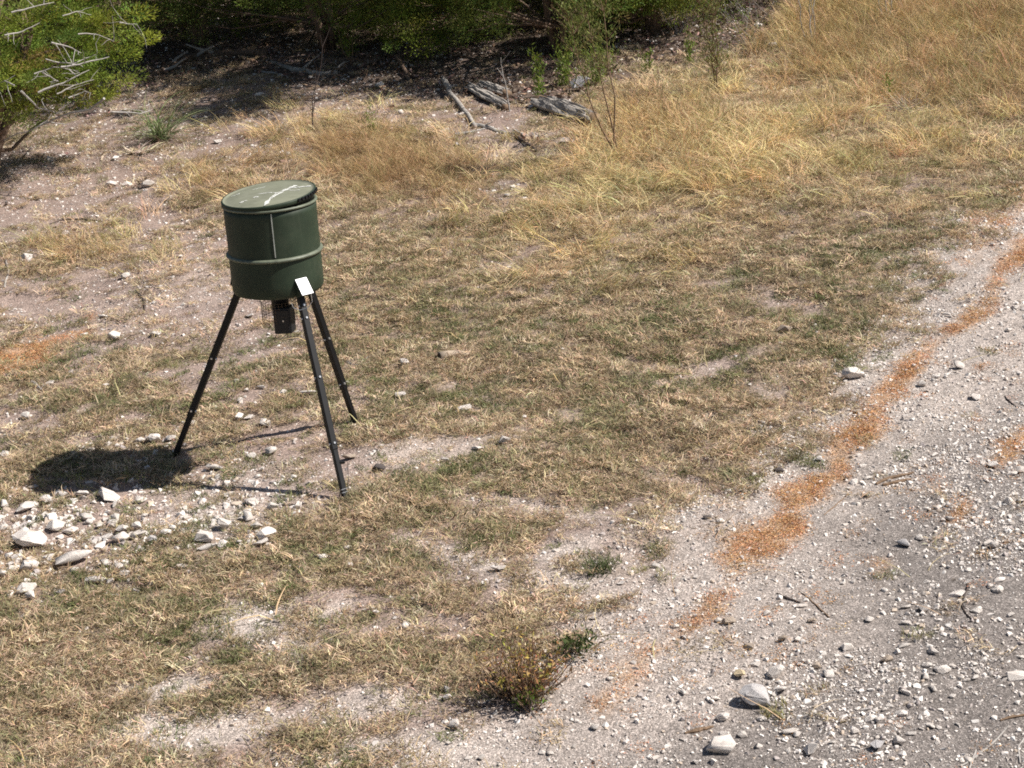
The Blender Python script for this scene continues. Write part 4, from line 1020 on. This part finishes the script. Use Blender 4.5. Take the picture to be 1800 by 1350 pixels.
tuft('grass_tuft', at(1592, 200), 'bleached whitish tuft in the grass at upper right', 'grass tuft', 110, (.15, .34), (.004, .007), (15, 60), (15, 60), mat('white_straw_blades', (.48, .42, .35), .8, .2, attr='shade', trans=.2), 11, .12)
tuft('grass_tuft', at(30, 245), 'dull brown grass heap under the leftmost juniper', 'grass tuft', 160, (.2, .45), (.005, .008), (30, 80), (20, 50), mat('dull_straw_blades', (.30, .24, .14), .8, .2, attr='shade', trans=.2), 12, .22)
tuft('grass_tuft', at(100, 250), 'low pale grass heap under the hanging silver twigs', 'grass tuft', 160, (.2, .4), (.005, .008), (40, 85), (10, 50), bpy.data.materials['dull_straw_blades'], 13, .25)
for n_, (a, b, lb) in enumerate(((76, 852, 'tallest seedling at the left end of the drum shadow'), (145, 846, 'pale seedling at the front edge of the drum shadow'), (226, 840, 'seedling in the middle of the drum shadow'), (250, 846, 'dry seedling toward the right end of the drum shadow'))):
    plant('seedling', at(a, b + 8), [(.01, 0, .09), (-.02, 0, .07)], lb, 'seedling', M['feathery'], M['feathery'], rp, 26, (.012, .03), (.003, .006), (.2, 1), .02, .0015, group='seedlings in the drum shadow')

tuft('grass_tuft', at(622, 880), 'grass tuft growing against the front foot of the feeder', 'grass tuft', 90, (.05, .12), (.003, .006), (10, 70), (15, 60), bpy.data.materials['dusty_blades'], 14, .06)
tuft('grass_tuft', at(632, 738), 'grass tuft growing against the rear foot of the feeder', 'grass tuft', 70, (.04, .10), (.003, .006), (10, 70), (15, 60), bpy.data.materials['dusty_blades'], 15, .05)
tuft('grass_tuft', at(292, 806), 'grass tuft growing against the left foot of the feeder', 'grass tuft', 60, (.04, .09), (.003, .006), (10, 70), (15, 60), bpy.data.materials['dusty_blades'], 16, .05)
# ------------------------------------------------------------------ logs, branches, sticks
def log_on(name, pts, radii, mt, label, cat, seed, sides=12, dz=None, n=14, amp=.03, wob=.14, forks=0, group=None, twig=None, hide=None):
    rg = np.random.default_rng(seed)
    P_ = [np.array(at(a, b)) for a, b in pts]; rr = np.interp(np.linspace(0, 1, n), np.linspace(0, 1, len(radii)), radii)
    q = np.stack([np.interp(np.linspace(0, len(P_) - 1, n), range(len(P_)), [p[i] for p in P_]) for i in range(3)], 1)
    L = np.linalg.norm(q[-1] - q[0]); q += rg.normal(0, amp * L / n ** .5 * .5, q.shape) * np.array([1, 1, .3])
    q[:, 2] = terrain(q[:, 0], q[:, 1]) + rr * .6 + (np.interp(np.linspace(0, 1, n), np.linspace(0, 1, len(dz)), dz) if dz else 0)
    o0 = q.mean(0); t = thing(name, o0, label, cat, group) if forks else None
    A = Acc(); A.add(*(lambda vf: (vf[0] - o0, vf[1]))(tube(q, rr, sides, wob=wob, rg=rg)))
    if not forks:
        o = A.build(name, mt, None, sides > 7); o.location = o0
        return tag(o, label, cat, group)
    A.build('stem', mt, t, sides > 7)
    for _ in range(forks):
        i_ = rg.integers(2, n - 1); a = rg.random() * 2 * pi
        e = q[i_] + np.array([cos(a), sin(a), .35]) * L * rg.uniform(.15, .3)
        B = Acc(); p = crook(q[i_], e, 5, .08, rg) - o0
        B.add(*tube(p, np.linspace(rr[i_] * .6, rr[i_] * .2, 5), max(4, sides // 2))); B.build('twig', twig or mt, t)
    return t
def split_log(pts, r, label, seed, splinters=7):
    """a weathered log cracked lengthwise into long splinters"""
    rg = np.random.default_rng(seed); a, b = np.array(at(*pts[0])), np.array(at(*pts[1]))
    c0 = (a + b) / 2; t = thing('log', c0, label, 'log')
    ax = b - a; L = np.linalg.norm(ax); ax /= L; s_ = np.cross(ax, [0, 0, 1]); s_ /= np.linalg.norm(s_)
    for k in range(splinters):
        u = (k + .5) / splinters * 2 - 1; zz = r * (1.0 * sqrt(max(0, 1 - u * u))) + .01
        o = s_ * u * r * 1.1
        p0, p1 = a + ax * L * rg.uniform(0, .16) + o, b - ax * L * rg.uniform(0, .14) + o
        q = crook(p0, p1, 10, .012, rg); q[:, 2] = terrain(q[:, 0], q[:, 1]) + zz * rg.uniform(.85, 1.1)
        A = Acc(); A.add(*tube(q - c0, r * .34 * np.array([.5, .8, 1, 1.05, 1.1, 1, 1, .95, .8, .45]), 6, wob=.3, rg=rg)); A.build('splinter', M['log'], t)
    q = np.linspace(a, b, 8); q[:, 2] = terrain(q[:, 0], q[:, 1]) + r * .4
    A = Acc(); A.add(*tube(q - c0, r * .75, 10, wob=.15, rg=rg)); A.build('core', M['brown_wood'], t, True)
split_log([(945, 186), (1048, 220)], .10, 'split weathered grey log beside the feathery sapling', 1, 8)
split_log([(822, 156), (892, 194)], .055, 'slender cracked grey log left of the split grey log', 2, 5)
split_log([(848, 152), (893, 170)], .060, 'short pale log lying behind the slender cracked log', 3, 5)
log_on('branch', [(783, 158), (797, 176), (838, 226)], [.030, .030, .026, .022], M['log'], 'thick brown dead branch slanting down from the shade', 'branch', 5, dz=[.10, .02, 0])
log_on('branch', [(835, 222), (865, 228), (902, 238)], [.022, .018, .014], M['twig'], 'thin pale branch trailing right of the thick brown branch', 'branch', 6, sides=7, forks=2)
log_on('branch', [(800, 238), (826, 234), (852, 228)], [.016, .014, .012], M['twig'], 'short pale branch under the end of the thick brown branch', 'branch', 7, sides=7)
log_on('branch', [(905, 232), (935, 246), (950, 240)], [.022, .018, .012], M['twig'], 'forked grey branch in front of the split grey log', 'branch', 8, sides=7, forks=3)
log_on('branch', [(908, 242), (928, 256), (944, 268)], [.02, .018, .014], M['dark_wood'], 'dark crooked branch in the grass below the forked grey branch', 'branch', 9, sides=7, forks=2)
log_on('branch', [(700, 118), (712, 130), (722, 148)], [.024, .022, .02], M['bark'], 'short brown branch standing out of the dark leaf litter', 'branch', 10, dz=[.12, .05, 0])
log_on('branch', [(262, 142), (300, 118), (340, 104), (400, 96), (470, 96)], [.035, .045, .05, .045, .04], M['bark'], 'long dark fallen branch arching through the juniper shade', 'branch', 11, forks=4, twig=M['twig'])
log_on('branch', [(478, 110), (520, 126), (570, 134), (592, 130)], [.022, .032, .036, .03], M['log'], 'pale fallen branch at the edge of the shade before the reddish trunk', 'branch', 12, forks=3)
log_on('branch', [(455, 126), (482, 130), (505, 137)], [.012, .016, .014], M['twig'], 'thin pale branch left end of the fallen branches in shade', 'branch', 13, sides=7)
log_on('branch', [(560, 108), (620, 108), (660, 112)], [.03, .03, .025], M['bark'], 'dark branch lying flat right of the reddish trunk', 'branch', 14, forks=2)
log_on('branch', [(640, 15), (665, 14), (690, 18)], [.012, .012, .008], M['twig'], 'white bare branch lit beneath the canopy near the top', 'branch', 15, sides=7, dz=[.5, .45, .4], forks=2)
STK = [([(88, 394), (110, 387), (145, 386), (178, 390)], [.006, .012, .013, .008], 'dark_wood', 'long dark curved stick on the dirt at the left', 3),
       ([(247, 425), (275, 420), (307, 420)], [.005, .007, .006], 'dark_wood', 'thin straight dark stick on bare dirt left of the drum', 4),
       ([(0, 440), (10, 458), (16, 480), (8, 506)], [.010, .014, .014, .010], 'twig', 'grey curved stick at the left edge', 5),
       ([(238, 512), (247, 520), (254, 532), (254, 546)], [.010, .012, .010, .008], 'dark_wood', 'short bent dark stick on the bare pink dirt', 6),
       ([(10, 660), (35, 663), (60, 676), (75, 688)], [.012, .018, .016, .01], 'twig', 'flat grey curved piece of wood in the left turf', 7),
       ([(600, 636), (622, 644), (650, 640)], [.012, .016, .012], 'log', 'twisted grey bark strip behind the rear foot', 8),
       ([(624, 643), (640, 634), (658, 622)], [.009, .011, .006], 'log', 'narrow grey bark strip rising over the twisted one', 9),
       ([(1540, 852), (1562, 842), (1606, 832)], [.010, .014, .008], 'brown_wood', 'upper of two split bark pieces on the gravel', 10),
       ([(1552, 854), (1575, 849), (1602, 843)], [.010, .013, .008], 'brown_wood', 'lower of two split bark pieces on the gravel', 11),
       ([(1704, 1018), (1699, 1040), (1690, 1062), (1696, 1078), (1710, 1090)], [.004, .005, .006, .006, .006], 'dark_wood', 'hooked dark stick among stones near the right edge', 12),
       ([(1405, 1040), (1432, 1062), (1458, 1086)], [.004, .005, .004], 'brown_wood', 'straight brown stick slanting across the gravel', 13),
       ([(1366, 1044), (1382, 1052), (1406, 1060)], [.006, .007, .006], 'dark_wood', 'short dark stick left of the straight brown stick', 14),
       ([(1766, 698), (1774, 706), (1786, 716)], [.006, .007, .005], 'dark_wood', 'small dark stick high on the gravel by the right edge', 15),
       ([(1775, 1276), (1742, 1310), (1716, 1330), (1688, 1348)], [.0035, .005, .005, .004], 'twig', 'forked pale twig at the bottom right corner', 16),
       ([(1716, 1318), (1710, 1334), (1704, 1352)], [.004, .0045, .004], 'twig', 'short pale twig branching down beside the forked twig', 17),
       ([(1802, 1296), (1789, 1314), (1794, 1342)], [.004, .005, .004], 'twig', 'pale curved twig touching the right edge of the picture bottom', 18),
       ([(1758, 1267), (1780, 1261), (1804, 1258)], [.006, .008, .007], 'brown_wood', 'brown stick above the twigs at bottom right', 19),
       ([(1625, 1336), (1634, 1344), (1642, 1352)], [.004, .005, .004], 'twig', 'pale twig stub at the bottom edge of the track', 20),
       ([(28, 1272), (58, 1250), (84, 1228), (140, 1208)], [.006, .012, .013, .008], 'log', 'longer of two weathered grey bark strips in the lower left turf', 21),
       ([(68, 1266), (84, 1250), (102, 1227)], [.010, .012, .009], 'dead_leaf', 'pale bark strip beside the longer grey one at lower left', 22),
       ([(1204, 1290), (1226, 1286), (1254, 1278)], [.007, .013, .007], 'brown_wood', 'flat brown bark chip left of the big white boulder', 23),
       ([(178, 284), (180, 276), (195, 265)], [.014, .014, .010], 'dead_leaf', 'curved bleached stick left of the dead tuft', 24),
       ([(612, 880), (614, 862), (616, 842)], [.003, .003, .002], 'dark_wood', 'thin twig standing against the front foot of the feeder', 25),
       ([(480, 888), (505, 889), (540, 886)], [.006, .008, .007], 'dark_wood', 'dark stick on the dirt left of the front foot', 26),
       ([(1215, 832), (1228, 838), (1242, 846)], [.004, .006, .005], 'dead_leaf', 'pale stick in turf above the gravel edge', 27),
       ([(855, 947), (878, 951), (900, 954)], [.004, .005, .005], 'brown_wood', 'thin brown stick on the bare patch right of the feeder', 28),
       ([(1060, 778), (1090, 772), (1120, 768)], [.004, .006, .004], 'dead_leaf', 'pale stalk lying in the middle of the turf', 29),
       ([(1448, 906), (1470, 888), (1492, 868)], [.003, .004, .003], 'brown_wood', 'thin stalk beside the orange drift bend', 30)]
for n_, (pts, r_, m_, lb, sd_) in enumerate(STK):
    dz = [0, .05, .11] if 'standing' in lb else None
    log_on('stick', pts, [q_ * .8 for q_ in r_], M[m_], lb, 'stick', 300 + sd_, sides=6, dz=dz, n=10, amp=.03, wob=.2)
# hollow bleached stub lying in the turf
o0 = at(798, 632); t = thing('log', o0, 'short bleached hollow log end lying in the turf behind the feeder', 'log')
q = [np.array(at(a, b)) - np.array(o0) + np.array([0, 0, .022]) for a, b in ((774, 634), (790, 630), (808, 628), (826, 628))]
Acc().add(*tube(q, [.042, .038, .030, .014], 12, wob=.12)).build('stub', M['dead_leaf'], t, True)
hd = q[0] - (q[1] - q[0]) / np.linalg.norm(q[1] - q[0]) * .004
Acc().add(*tube([hd, hd + (q[1] - q[0]) * .02], [.034, .034], 10)).build('hollow', M['dark_wood'], t)
